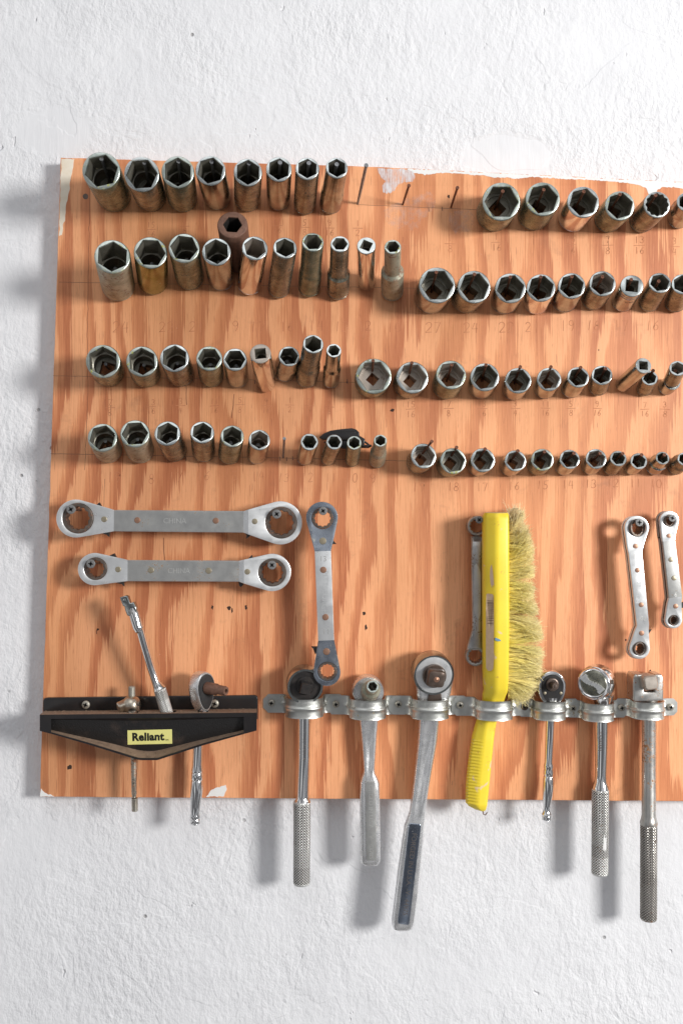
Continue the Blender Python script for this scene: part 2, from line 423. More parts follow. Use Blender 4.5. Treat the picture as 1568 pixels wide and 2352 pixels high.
def text_bm(bm, body, mapf, size=10, ext=.15, mi=0, bold=0.0, align='CENTER', shear=0.0, spacing=1.0):
    """text centred on the origin in mm, mapped by mapf(x, y, z) -> world mm"""
    cu = bpy.data.curves.new('t', 'FONT'); cu.body = body; cu.size = size; cu.align_x = align; cu.align_y = 'CENTER'
    cu.extrude = ext / 2; cu.offset = bold; cu.resolution_u = 3; cu.shear = shear; cu.space_character = spacing
    me = from_curve(cu)
    b2 = bmesh.new(); b2.from_mesh(me); bpy.data.meshes.remove(me)
    for v in b2.verts: v.co = mapf(v.co.x, v.co.y, v.co.z)
    merge(bm, b2, mi)
def flat_text(x, y, h, ang=0.0):
    c = W(x, y, h); ca, sa = math.cos(ang), math.sin(ang)
    return lambda X, Y, Z: Vector((c.x + X * ca - Y * sa, -(h + Z), c.z + X * sa + Y * ca))
def circ(cx, cy, r, n=40, a0=0, a1=2 * PI, full=True):
    m = n if full else n - 1
    return [(cx + r * math.cos(a0 + (a1 - a0) * i / m), cy + r * math.sin(a0 + (a1 - a0) * i / m)) for i in range(n)]
def blob(cx, cy, rx, ry, n=26, jag=.25, seed=0, fr=2.2):
    out = []
    for i in range(n):
        a = 2 * PI * i / n
        k = 1 + jag * 2 * noise.noise(Vector((math.cos(a) * fr + seed, math.sin(a) * fr, seed * 1.7)))
        out.append((cx + rx * k * math.cos(a), cy + ry * k * math.sin(a)))
    return out

# ------------------------------------------------------------------ objects
def thing(name, label, cat, at, group=None):
    o = bpy.data.objects.new(name, None); col.objects.link(o); o.empty_display_size = .01
    o.location = at * S; o['label'] = label; o['category'] = cat
    if group: o['group'] = group
    return o
def obj(name, bm, mats, parent=None, smooth=35, label=None, at=None):
    if not isinstance(mats, (list, tuple)): mats = [mats]
    org = Vector((0, 0, 0)) if at is None else at
    base = org * S
    p = parent
    pl = Vector((0, 0, 0))
    while p is not None: pl += p.location; p = p.parent
    org_world = base if at is not None else pl
    bmesh.ops.recalc_face_normals(bm, faces=bm.faces)
    for v in bm.verts: v.co = v.co * S - org_world
    me = bpy.data.meshes.new(name); bm.to_mesh(me); bm.free()
    for m in mats: me.materials.append(M[m])
    if smooth:
        me.polygons.foreach_set('use_smooth', [True] * len(me.polygons))
        me.set_sharp_from_angle(angle=math.radians(smooth))
    o = bpy.data.objects.new(name, me); col.objects.link(o)
    if parent is not None: o.parent = parent
    o.location = (org_world - pl)
    if label: o['label'] = label
    return o
def tag(o, label, cat, group=None):
    o['label'] = label; o['category'] = cat
    if group: o['group'] = group
    return o

# ------------------------------------------------------------------ setting: wall
bm = BM()
vs = [bm.verts.new(p) for p in ((-1600, -WALL_H, -1500), (1600, -WALL_H, -1500), (1600, -WALL_H, 1500), (-1600, -WALL_H, 1500),
                                (-1600, -WALL_H + 60, -1500), (1600, -WALL_H + 60, -1500), (1600, -WALL_H + 60, 1500), (-1600, -WALL_H + 60, 1500))]
for idx in ((0, 1, 2, 3), (7, 6, 5, 4), (0, 4, 5, 1), (3, 2, 6, 7), (1, 5, 6, 2), (0, 3, 7, 4)): bm.faces.new([vs[i] for i in idx])
wall = obj('wall', bm, 'wall', smooth=0); wall['kind'] = 'structure'

# ------------------------------------------------------------------ plywood board
board = thing('plywood_board', 'orange plywood panel screwed to the white wall, holding all the hand tools', 'board', W(860, 1100, 0))
outer = []
def edge(p, q, n, amp, seed):
    for i in range(n):
        t = i / n
        d = amp * noise.noise(Vector((i * .35, seed, 0)))
        outer.append((p[0] + (q[0] - p[0]) * t + (d if abs(q[1] - p[1]) > abs(q[0] - p[0]) else 0), p[1] + (q[1] - p[1]) * t + (d if abs(q[1] - p[1]) <= abs(q[0] - p[0]) else 0)))
edge((141, 363), (860, 384), 60, .9, 1); edge((860, 384), (1700, 426), 70, 1.2, 2); edge((1700, 426), (1700, 1840), 4, 0, 3)
edge((1700, 1840), (93, 1829), 90, 1.0, 4); edge((93, 1829), (141, 363), 110, 1.2, 5)
bm = BM(); slab(bm, outer, [], -18, 0, bev=.5)
obj('panel', bm, 'wood', board, smooth=40)

def stroke(bm, pts, w, h=.12, mi=0):
    """thin flat line through traced points"""
    P = [W(x, y, 0) for x, y in pts]
    L_, R_ = [], []
    for i, p in enumerate(P):
        d = (P[min(i + 1, len(P) - 1)] - P[max(i - 1, 0)]); d.normalize()
        nrm = Vector((-d.z, 0, d.x)) * w / 2
        L_.append(bm.verts.new(p + nrm + Vector((0, -h, 0)))); R_.append(bm.verts.new(p - nrm + Vector((0, -h, 0))))
    for i in range(len(P) - 1): bm.faces.new((L_[i], L_[i + 1], R_[i + 1], R_[i])).material_index = mi
def arc(cx, cy, rx, ry, a0, a1, n=9):
    return [(cx + rx * math.cos(math.radians(a0 + (a1 - a0) * i / (n - 1))), cy + ry * math.sin(math.radians(a0 + (a1 - a0) * i / (n - 1)))) for i in range(n)]
# unit digit strokes, x 0..1, y 0 (top)..1.6 (bottom)
DIG = {
 '0': [arc(.5, .8, .45, .78, -90, 270, 14)], '1': [[(.5, 0), (.5, .8), (.52, 1.6)]],
 '2': [arc(.45, .42, .42, .42, -170, 30, 8) + [(.45, 1.1), (.05, 1.55)], [(.05, 1.55), (.95, 1.5)]],
 '3': [arc(.4, .4, .42, .38, -150, 80, 8), arc(.4, 1.17, .48, .4, -80, 150, 8)],
 '4': [[(.45, 0), (.1, .95), (.95, .9)], [(.75, .1), (.7, 1.6)]],
 '5': [[(.9, .0), (.2, .05), (.15, .65)], arc(.42, 1.1, .42, .45, -110, 140, 9)],
 '6': [[(.75, 0), (.3, .5), (.1, 1.1)], arc(.47, 1.15, .38, .42, -200, 160, 12)],
 '7': [[(.05, .05), (.95, .0), (.4, 1.6)]],
 '8': [arc(.5, .4, .34, .38, 90, 450, 10), arc(.5, 1.18, .42, .4, -90, 270, 10)],
 '9': [arc(.45, .42, .38, .4, 0, 360, 11), [(.83, .42), (.8, 1.0), (.5, 1.6)]]}
def num_width(s, k): return len(s) * 1.25 * k
def put_number(s, x, y, size, mat='pencil'):
    bm = BM()
    def line(t, cx, cy, k):
        x0 = cx - num_width(t, k) / 2; sl = random.uniform(-.05, .16); kx = random.uniform(.85, 1.05)
        for i, ch in enumerate(t):
            for st in DIG[ch]:
                jx, jy = random.uniform(-.04, .04), random.uniform(-.06, .06)
                stroke(bm, [(x0 + (i * 1.25 + .12 + px * kx + jx - (py - .8) * sl) * k, cy + (py - .8 + jy) * k) for px, py in st], .62 * random.uniform(.8, 1.15))
    if '/' in s:
        a, b = s.split('/'); k = size * .62
        line(a, x, y - k * 1.25, k); line(b, x, y + k * 1.25, k)
        stroke(bm, [(x - k * 1.3, y + random.uniform(-1, 1)), (x + k * 1.3, y + random.uniform(-1, 1))], .6)
    else: line(s, x, y, size)
    obj('pencilled_number', bm, mat, board, smooth=0)
NUMS = [('15/16', 348, 527, 13), ('7/8', 425, 520, 13), ('11/16', 637, 518, 14), ('5/8', 700, 522, 14), ('9/16', 757, 523, 14), ('1/2', 822, 524, 14), ('1/4', 925, 562, 14),
 ('1/8', 1033, 559, 16), ('1/16', 1140, 556, 16), ('1', 1225, 552, 12), ('15/16', 1310, 562, 16), ('7/8', 1395, 563, 16), ('13/16', 1467, 563, 16), ('3/4', 1547, 566, 16),
 ('24', 278, 751, 16), ('22', 383, 751, 15), ('21', 452, 750, 15), ('19', 533, 749, 15), ('17', 592, 751, 16), ('16', 659, 750, 14), ('14', 726, 748, 15), ('13', 784, 750, 14), ('12', 838, 749, 14), ('10', 905, 751, 14),
 ('27', 994, 753, 15), ('24', 1081, 753, 15), ('22', 1162, 752, 15), ('21', 1222, 752, 14), ('19', 1303, 748, 15), ('18', 1362, 748, 14), ('17', 1426, 748, 15), ('16', 1497, 747, 14),
 ('7/8', 253, 936, 15), ('13/16', 348, 934, 13), ('3/4', 415, 932, 14), ('11/16', 493, 932, 13), ('5/8', 552, 930, 14), ('9/16', 612, 932, 13), ('1/2', 666, 930, 13), ('7/16', 710, 932, 13), ('3/8', 757, 935, 13),
 ('1', 855, 945, 13), ('15/16', 943, 940, 14), ('7/8', 1030, 938, 14), ('13/16', 1107, 938, 14), ('3/4', 1183, 938, 14), ('11/16', 1252, 938, 13), ('5/8', 1310, 938, 13), ('9/16', 1371, 938, 13), ('7/16', 1480, 940, 13), ('3/8', 1526, 940, 14),
 ('19', 262, 1096, 15), ('18', 340, 1100, 15), ('17', 403, 1096, 14), ('16', 468, 1093, 13), ('15', 530, 1093, 13), ('14', 593, 1094, 14), ('13', 652, 1097, 12), ('12', 706, 1097, 13), ('11', 760, 1097, 12), ('10', 808, 1098, 13), ('9', 856, 1099, 14),
 ('19', 962, 1118, 13), ('18', 1040, 1118, 12), ('17', 1106, 1118, 12), ('16', 1180, 1116, 12), ('15', 1245, 1114, 12), ('14', 1303, 1113, 12), ('13', 1356, 1111, 12), ('12', 1407, 1110, 12), ('11', 1458, 1110, 12), ('10', 1505, 1110, 12)]
for s, x, y, k in NUMS: put_number(s, x, y, k)
def long_line(pts, w, mat, wob=1.0, name='pencil_line', h=.06):
    out = []
    for (a, b) in zip(pts, pts[1:]):
        n = max(2, int(math.hypot(b[0] - a[0], b[1] - a[1]) / 12))
        for i in range(n): out.append((a[0] + (b[0] - a[0]) * i / n + wob * noise.noise(Vector((i * .7, a[0], 1))), a[1] + (b[1] - a[1]) * i / n + wob * noise.noise(Vector((i * .7, a[1], 5)))))
    out.append(pts[-1]); bm = BM(); stroke(bm, out, w, h); obj(name, bm, mat, board, smooth=0)
long_line([(820, 470), (1106, 482)], .35, 'pencilg')
long_line([(136, 648), (560, 655), (960, 662)], .32, 'pencilg')
long_line([(122, 863), (480, 870), (830, 879)], .32, 'pencilg')
long_line([(117, 1042), (560, 1050), (950, 1059)], .4, 'pencilg')
for x, y in ((643, 1053), (658, 1054), (672, 1052), (699, 1053), (891, 663), (760, 661), (797, 875), (816, 878), (984, 481), (1015, 479), (392, 872), (444, 874), (502, 876), (585, 877), (414, 1052), (427, 1053)):
    bm = BM(); stroke(bm, [(x, y - 4), (x + .5, y + 5)], .8); obj('pencil_tick', bm, 'pencilg', board, smooth=0)
for pts, w in (([(208, 380), (205, 560), (201, 760), (203, 900), (195, 1080)], .35), ([(241, 1100), (238, 1200)], .3), ([(327, 1470), (324, 1640)], .45), ([(318, 1700), (313, 1828)], .4), ([(376, 1235), (378, 1300)], .6),
               ([(427, 880), (429, 930)], .5), ([(538, 905), (532, 960)], .5), ([(255, 930), (253, 1010)], .4), ([(1395, 540), (1397, 575)], .4)):
    long_line(pts, w, 'crack', 2.2, 'wood_crack', .05)
for i, (x, y, rx, ry) in enumerate(((1030, 451, 3.4, 3.8), (225, 1446, 3, 3), (222, 1452, 1, 5), (160, 1762, 7, 6), (488, 1395, 3, 5), (526, 1397, 5, 6), (533, 1402, 2, 6), (565, 1395, 3.5, 6), (836, 1409, 4, 5), (840, 1441, 3, 8), (901, 942, 5, 4),
                                  (1492, 1542, 3, 4), (197, 451, 7.5, 8), (797, 878, 2, 3), (1300, 875, 0.8, 3), (1436, 1470, 2, 3), (1372, 705, .8, 3), (1374, 804, 1, 2.5))):
    bm = BM(); slab(bm, blob(x, y, rx * .8, ry * .85, 22, .1 if i == 12 else .3, i * 3.1, 1.4), [], -.2, .08, bev=.05)
    obj('nail_hole', bm, 'darkbr' if i == 12 else 'hole', board, smooth=0)
# paint left on the board
def paint(pts, mat, name='paint_smear', jag=2.0, h=.18, label=None):
    out = []
    for a, b in zip(pts, pts[1:] + pts[:1]):
        n = max(1, int(math.hypot(b[0] - a[0], b[1] - a[1]) / 3.5))
        for i in range(n):
            x = a[0] + (b[0] - a[0]) * i / n; y = a[1] + (b[1] - a[1]) * i / n
            out.append((x + jag * noise.noise(Vector((x * .16, y * .06, 2))), y + 1.6 * jag * noise.noise(Vector((x * .3, y * .06, 8)))))
    bm = BM(); slab(bm, out, [], -.3, h, bev=.08); obj(name, bm, mat, board, smooth=0, label=label)
paint([(141.5, 364), (171, 365.5), (169, 380), (167, 392), (163, 408), (160, 430), (157, 450), (152, 480), (150, 500), (145, 520), (143, 540), (136.5, 543), (138.5, 480), (140, 420)], 'cream', jag=2.5, label='old cream paint streak down the top left corner')
paint([(93.5, 1826), (95, 1812), (103, 1822), (116, 1826), (125, 1829), (94, 1829.5)], 'white', jag=1.5)
paint([(473, 1829.5), (484, 1816), (500, 1808), (518, 1803), (521, 1812), (514, 1829.5)], 'white', jag=2)
paint([(866, 386), (935, 389), (950, 396), (952, 410), (945, 418), (925, 419), (912, 424), (905, 438), (892, 444), (880, 441), (878, 428), (886, 416), (872, 404)], 'smear', jag=2.5, h=.1, label='thin brushed white paint patch')
top = lambda x: 384 + (x - 860) * .05 + .6
prof = [(935, 1), (950, 7), (975, 11), (990, 9), (1005, 5), (1030, 4), (1060, 4), (1085, 6), (1110, 5), (1130, 9), (1160, 8), (1190, 9), (1215, 4), (1260, 3.5), (1300, 5), (1330, 3), (1370, 4), (1400, 5), (1440, 6), (1470, 11), (1483, 16), (1492, 34), (1500, 36), (1508, 20), (1520, 12), (1545, 11), (1575, 14), (1640, 13)]
paint([(x, top(x) - .8) for x, _ in prof] + [(x, top(x) + d) for x, d in reversed(prof)], 'white', jag=1.6)
paint([(900, 470), (940, 455), (980, 440), (1000, 450), (1000, 470), (975, 500), (960, 520), (940, 530), (905, 525), (885, 505), (880, 485)], 'stain', 'dried_stain', jag=5, h=.05)
paint([(1030, 490), (1070, 480), (1090, 500), (1080, 530), (1045, 535), (1028, 520)], 'stain', 'dried_stain', jag=4, h=.05)

def nail(bx, by, tx, ty, h, kind='r', r=1.15, head=1.75, label=None):
    B = W(bx, by, -4); T = W(tx, ty, h); a = (T - B); L = a.length
    bm = BM()
    lathe(bm, B, a, [(0, r * .8), (L * .5, r * .97), (L - 3.2, r), (L - 2.6, r * 1.05), (L - 1.6, head * .94), (L - .5, head), (L, head * .92), (L + .02, head * .45), (L - .35, head * .3)], 14)
    obj('nail', bm, 'nail_g' if kind == 'g' else 'nail_r', board, label=label)

# ------------------------------------------------------------------ sockets
ORD = ['first', 'second', 'third', 'fourth', 'fifth', 'sixth', 'seventh', 'eighth', 'ninth', 'tenth', 'eleventh', 'twelfth']
def make_socket(fx, fy, Wd, bx, bbot, h, finish, bore='hex', rot=None, step=None, rim=None, inside=None, ac=None, label='', group=None, base=None, h0=1.0, groove=True, band=False, marks=None, name='socket', depth=None, wave=False):
    s = sc_(h); R = Wd / 2 * s
    F = W(fx, fy, h)
    Rl = R * (step[1] if step else 1.0)
    if base is None: B = W(bx, bbot - (Rl / K) * .96, h0)
    else: B = W(base[0], base[1], h0)
    ax = (F - B); L = ax.length
    t0 = h0 if False else 0.0
    if rot is None: rot = random.uniform(0, PI / 3)
    if ac is None: ac = .865 if Wd > 60 else (.84 if Wd > 46 else .79)
    rc = R * ac
    if bore == 'hex': f = hexf(rc)
    elif bore == 'sq': f = hexf(R * .70, 4)
    else: f = starf(rc)
    N = 48
    rim = rim or ('rimg' if finish in ('olive', 'pale', 'gold') else 'rim')
    inside = inside or 'inside'
    g = min(1.0, R * .08)
    prof = []; mis = []
    def add(t, r, m=0): prof.append((t, r)); mis.append(m)
    sq = hexf(min(R * .62, 9.2 if L > 33 else 6.9), 4)
    deep = L > 44
    hexd = depth if depth else (L * .42 if deep else L * .52)
    # inner surface from the back drive hole towards the front, then outside back again
    out = [(0, Rl * .90), (.5, Rl * .955), (1.5, Rl * .985)]
    if groove: out += [(2.6, Rl * .985), (2.9, Rl * .955), (3.5, Rl * .955), (3.8, Rl)]
    if step:
        ts = L * (1 - step[0]); w = step[2] if len(step) > 2 else 4
        out += [(ts - w, Rl), (ts - w * .4, Rl * .99), (ts + w * .2, R * 1.06), (ts + w, R)]
    if band: out += [(L - 9, R), (L - 8.7, R * .965), (L - 7.8, R * .965), (L - 7.5, R), (L - 5, R), (L - 4.7, R * .965), (L - 4, R * .965), (L - 3.7, R)]
    out += [(L - 1.4, R), (L - .6, R * .985), (L - .15, R * .955), (L, R * .93)]
    seq = [(t, r, 0) for t, r in out]
    seq[-3] = (*seq[-3][:2], 1); seq[-2] = (*seq[-2][:2], 1); seq[-1] = (*seq[-1][:2], 1)
    if bore == 'hex': f0 = hexf(rc * 1.045)
    elif bore == 'sq': f0 = hexf(R * .76, 4)
    else: f0 = starf(rc * 1.03)
    seq += [(L - .02, f0, 1), (L - .9, f, 2)]
    if bore == 'sq':
        seq += [(L - min(11, L * .5), f, 2), (L - min(11, L * .5) - .05, R * .45, 2), (L * .2, R * .45, 2), (0.0, R * .5, 0)]
    else:
        seq += [(L - hexd, f, 2)]
        if deep: seq += [(L - hexd - .3, R * .70, 2), (L * .25, R * .68, 2), (L * .25 - .2, sq, 2), (0.0, sq, 0)]
        else: seq += [(L - hexd - .2, min(R * .66, rc * .78), 2), (L - hexd - 2.2, min(R * .64, rc * .76), 2), (L - hexd - 2.3, sq, 2), (0.0, sq, 0)]
    a, u, v = frame(ax)
    bm = BM(); rows = []
    for t, r, m in seq:
        row = []
        for j in range(N):
            th = 2 * PI * j / N; rr = r(th) if callable(r) else r
            tt = t
            if wave and t < 2: tt = t + 1.6 * max(0, math.sin(th * 9)) 
            row.append(bm.verts.new(B + a * tt + (u * math.cos(th + rot) + v * math.sin(th + rot)) * rr))
        rows.append((row, m))
    for i in range(len(rows)):
        r0, m = rows[i]; r1 = rows[(i + 1) % len(rows)][0]
        for j in range(N): bm.faces.new((r0[j], r0[(j + 1) % N], r1[(j + 1) % N], r1[j])).material_index = m
    o = obj(name, bm, [finish, rim, inside], None, smooth=32, at=B)
    tag(o, label, 'socket', group)
    if marks:
        bmt = BM()
        def mp(X, Y, Z):
            # lettering wrapped round the barrel near its base, on the side that faces down
            ang = -PI / 2 + X / (Rl); rr = Rl + .06 + Z
            p = B + a * (marks[1] + Y) + (Vector((1, 0, 0)) * 0)
            uu = (Vector((1, 0, 0)) - a * a.x).normalized(); vv = (Vector((0, 0, 1)) - a * a.z); vv = (vv - uu * vv.dot(uu)).normalized()
            return p + (uu * math.cos(ang) + vv * math.sin(ang)) * rr
        text_bm(bmt, marks[0], mp, size=marks[2], ext=.06)
        obj('stamped_lettering', bmt, 'lettering_dark', o, smooth=0)
    return o, B, F, R

LOOK = {'olive': 'olive-tarnished', 'satin': 'worn chrome', 'brown': 'browned steel', 'gold': 'yellowish green glossy', 'pale': 'pale pitted', 'chrome': 'polished chrome', 'impact': 'matte brown'}
def row(name, items, h, nailh=None, nk='r', group=None, where='', count=''):
    k = len(items)
    for i, it in enumerate(items):
        fx, fy, Wd, bx, bb, fin = it[:6]; o = it[6] if len(it) > 6 else {}
        hh = o.pop('h', h); nl = o.pop('nail', None); nh = o.pop('nh', None); desc = o.pop('d', '')
        bt = {'hex': '', 'sq': 'square-holed ', '12': 'twelve-point '}[o.get('bore', 'hex')]
        lab = o.pop('label', None)
        if lab is None:
            kind = 'stepped ' if o.get('step') else ''
            lab = f"{LOOK[fin]} {kind}{bt}{desc}socket, {ORD[i]} from left in {where}"
        make = make_socket(fx, fy, Wd, bx, bb, hh, fin, label=lab, group=group, **o)
        _, B, F, R = make
        # the nail that carries it
        if nl is not None:
            hN = nh or hh + 4
            T = W(nl[0], nl[1], hN)
            b = B.lerp(F, 0.0) + Vector((0, 0, 3.2))
            bxp = (b.x / K) + 784; byp = 1176 - b.z / K
            nail(bxp, byp, nl[0], nl[1], hN, nk, *( (1.55, 2.1) if nk == 'g' else (1.15, 1.75)))
        elif nl is None and o.get('base') is None:
            a = (F - B).normalized(); L = (F - B).length
            up = Vector((0, 0, 2.0))
            p0 = B + up; p1 = B + up + a * L * .55
            h1 = -p1.y; s1 = sc_(h1)
            nail(p0.x / K + 784, 1176 - p0.z / K, p1.x / s1 + 784, 1176 - p1.z / s1, h1, 'g', 1.2, 1.7)

row('a', [(233, 392, 86, 262, 487, 'olive', dict(nail=(233, 364), nh=72, d='widest deep ', rot=.25)),
          (326, 400, 80, 346.5, 486, 'brown', dict(nail=(332, 373), nh=72, rot=.1)),
          (408.8, 395, 74.5, 419.5, 488, 'olive', dict(nail=(410, 370), nh=72, rot=.52)),
          (483.6, 391.7, 69, 499, 483, 'satin', dict(nail=(486, 371), nh=72, rot=.3)),
          (569.7, 395.7, 65, 568, 487.6, 'brown', dict(nail=(572, 375), nh=72, rot=.5)),
          (640.6, 388.4, 59, 639.7, 485.3, 'satin', dict(nail=(643, 373), nh=74, rot=.45)),
          (706, 387, 55, 699.8, 495.6, 'brown', dict(nail=(709, 374), nh=74, rot=.5)),
          (773.5, 385.5, 51, 758.4, 494, 'satin', dict(nail=(773, 377), nh=74, rot=.55, step=(.60, 1.10, 3)))],
    h=76, nk='g', group='deep sockets in the top row', where='the top row of tall sockets')
row('b', [(258.7, 589, 81.7, 272, 694, 'pale', dict(rot=.5)),
          (346.2, 580, 76, 351.6, 678.5, 'gold', dict(rot=0.02)),
          (423, 569.5, 71, 436, 668, 'olive', dict(rot=.95)),
          (497.3, 578, 66, 508, 669, 'satin', dict(rot=.6)),
          (585.7, 569.5, 60, 572.4, 680.7, 'chrome', dict(rot=.75, inside='insidel')),
          (655, 568.8, 55, 639.7, 688.9, 'brown', dict(rot=.6)),
          (718.5, 555.6, 50.4, 710, 686.5, 'olive', dict(rot=.1, step=(.60, 1.10, 3))),
          (780.3, 560, 44, 776, 694, 'brown', dict(rot=.0, step=(.58, 1.24, 3.5))),
          (841, 564, 43.6, 841.8, 671, 'chrome', dict(bore='sq', rot=.35, groove=False, wave=True, rim='rim')),
          (901.6, 566.7, 38.7, 900.4, 696, 'pale', dict(rot=.1, step=(.50, 1.42, 5)))],
    h=74, group='deep sockets in the second row', where='the second row at upper left')
row('c', [(237.4, 830, 77.6, 249.8, 888.3, 'olive', dict(rot=.55)), (326.7, 830, 71.8, 336, 891, 'olive', dict(rot=.6)), (401, 822, 66.8, 415.3, 889.8, 'brown', dict(rot=.5)),
          (481, 823, 60, 485.6, 891.2, 'olive', dict(rot=.05)), (540, 825.6, 55, 545.6, 892.4, 'satin', dict(rot=.05)),
          (598, 811.8, 49, 611.5, 903, 'chrome', dict(bore='sq', rot=.9, band=False, groove=False, h=66, rim='insidel')),
          (664, 818, 49, 654.4, 878.6, 'satin', dict(rot=.15, step=(.45, 1.12, 3), h=46)),
          (719.3, 789.7, 48, 704, 894, 'brown', dict(rot=.5, step=(.55, 1.14, 4), h=70)),
          (766.5, 805, 35, 759.8, 894.7, 'satin', dict(rot=.2, step=(.5, 1.2, 4), h=66))],
    h=52, group='sockets in the third row, left half', where='the third row, left half')
row('d', [(236, 1005, 67, 249.8, 1064.6, 'pale', dict(rot=.3)), (310.4, 995.7, 67, 323, 1066, 'pale', dict(rot=.1)), (384.7, 995, 60, 402, 1062.6, 'brown', dict(rot=.5)),
          (464.7, 992.5, 55, 468, 1064, 'brown', dict(rot=.45)), (533.8, 1001.5, 54, 526.6, 1069, 'olive', dict(rot=.55, d='rust-edged ')), (596, 1010, 49.5, 589.6, 1067.6, 'satin', dict(rot=.5, inside='insidel')),
          (710.6, 1014.8, 41, 699.8, 1070.5, 'satin', dict(rot=.0)), (767.6, 1015, 37, 752.5, 1071, 'brown', dict(rot=.05)), (813.3, 1016.8, 34, 808, 1074, 'olive', dict(rot=.5)),
          (873.3, 1011.8, 31, 865.3, 1077, 'pale', dict(rot=.5, step=(.5, 1.26, 3)))],
    h=50, group='sockets in the fourth row, left half', where='the fourth row, left half')
row('e', [(1150.9, 463, 88, 1134, 531.8, 'olive', dict(nail=(1153.8, 439), rot=.0, inside='inside')), (1246, 457, 80, 1225, 530.6, 'olive', dict(nail=(1247.8, 435.5), rot=.2)),
          (1338.7, 464, 74, 1314, 533.4, 'chrome', dict(nail=(1339.7, 439.6), rot=.25)), (1422.8, 472.6, 68.5, 1394.8, 534.7, 'olive', dict(nail=(1422.5, 446), rot=.3)),
          (1508, 470, 62, 1471.4, 535.5, 'brown', dict(nail=(1504.5, 448), bore='12', rot=.0, h=46, marks=('CRAFTSMAN', 7, 5.0))),
          (1576, 463, 45, 1558, 526, 'satin', dict(nail=(1578, 445), step=(.45, 1.25, 4), rot=.5, h=44))],
    h=42, group='short sockets at the top right', where='the top right row')
row('f', [(1003.5, 655, 84.5, 989, 721, 'satin', dict(nail=(1001.4, 625), rot=.05)), (1088.6, 659, 76.6, 1069.7, 720, 'brown', dict(nail=(1088.8, 629.5), rot=.15)),
          (1171.6, 661.6, 71, 1158.8, 723, 'satin', dict(nail=(1171, 636), rot=.2, marks=('CHROME V', 5.5, 4.6))), (1241.6, 661, 66, 1231, 723, 'chrome', dict(nail=(1240.8, 635.5), rot=.25)),
          (1312.2, 656.2, 62.5, 1295.4, 719.8, 'satin', dict(nail=(1312, 635), rot=.25, marks=('CHROME', 5.5, 4.6))), (1382.8, 651, 61, 1361.7, 713.6, 'brown', dict(nail=(1382.4, 635.5), rot=.3, inside='insidel')),
          (1450.3, 656.4, 53, 1428, 717.7, 'satin', dict(nail=(1448.7, 641.5), bore='sq', rot=.65, band=True, marks=('V.40', 26, 5))), (1514.3, 649.2, 51, 1488, 719, 'brown', dict(nail=(1511.6, 645.5), rot=.15)),
          (1567, 652, 51, 1549, 720, 'brown', dict(nail=(1590, 640), rot=.5))],
    h=42, group='short sockets in the second row, right half', where='the second row, right half')
row('g', [(858, 864, 83, 853.5, 914.3, 'olive', dict(nail=(856.5, 828), rot=.08, inside='insidel', h=27, d='wide shallow ')), (947, 867, 75, 936.5, 916, 'brown', dict(nail=(945.2, 833), rot=.1, inside='insidel', h=29, d='shallow ')),
          (1035.4, 860.5, 70, 1024.2, 918.9, 'olive', dict(nail=(1036.6, 838), rot=.15, inside='insidel')), (1112.6, 866, 67, 1105, 917, 'satin', dict(nail=(1115.3, 838), rot=.15)),
          (1189.2, 874, 61, 1179.5, 920, 'satin', dict(nail=(1194, 842), rot=.1)), (1260, 871, 56, 1250, 916.8, 'satin', dict(nail=(1264.4, 842), rot=.1, inside='insidel')),
          (1327, 866, 50.6, 1310, 916, 'satin', dict(nail=(1332.7, 843.5), rot=.2)), (1381.4, 861.5, 47.7, 1372, 911, 'brown', dict(nail=(1389.4, 846.4), rot=.3, marks=('7/16', 5, 5))),
          (1491, 868, 37, 1477.6, 911.8, 'brown', dict(nail=(1499, 850.5), rot=.2, h=30, marks=('7/16', 5, 5), label='small browned socket on a nail behind the leaning chrome socket'))],
    h=34, group='short sockets in the third row, right half', where='the third row, right half')
row('h', [(972.6, 1047, 60, 960, 1090, 'brown', dict(nail=(991.5, 1013.3), nh=42, rot=.1, inside='insidel')), (1040.4, 1058.8, 61, 1028.3, 1096, 'olive', dict(nail=(1048.2, 1027), rot=.15)), (1108.5, 1057, 57, 1096.7, 1094, 'satin', dict(nail=(1113.6, 1030.7), rot=.1)),
          (1183.2, 1058.2, 50.5, 1169, 1094.8, 'satin', dict(nail=(1188.6, 1035.2), rot=.2, inside='insidel')), (1245, 1056, 52.6, 1233.3, 1092.8, 'olive', dict(nail=(1250, 1037), rot=.3)), (1307.6, 1054.7, 47, 1293.4, 1093, 'satin', dict(nail=(1317.4, 1041), rot=.1)),
          (1368, 1053.6, 48, 1355.5, 1092, 'satin', dict(nail=(1377.4, 1041), rot=.2, inside='insidel')), (1419, 1052.6, 38.5, 1401, 1094, 'brown', dict(nail=(1429.2, 1041.4), rot=.1)), (1466, 1059, 39, 1448.7, 1092, 'satin', dict(nail=(1472.7, 1044.3), rot=.2)),
          (1520.5, 1051.8, 32, 1500.4, 1093, 'satin', dict(nail=(1525.3, 1044.3), rot=.5, step=(.42, 1.28, 3))), (1571, 1054, 33, 1549, 1092, 'brown', dict(nail=(1578, 1045), rot=.3, step=(.42, 1.25, 3)))],
    h=29, group='short sockets in the fourth row, right half', where='the fourth row, right half')
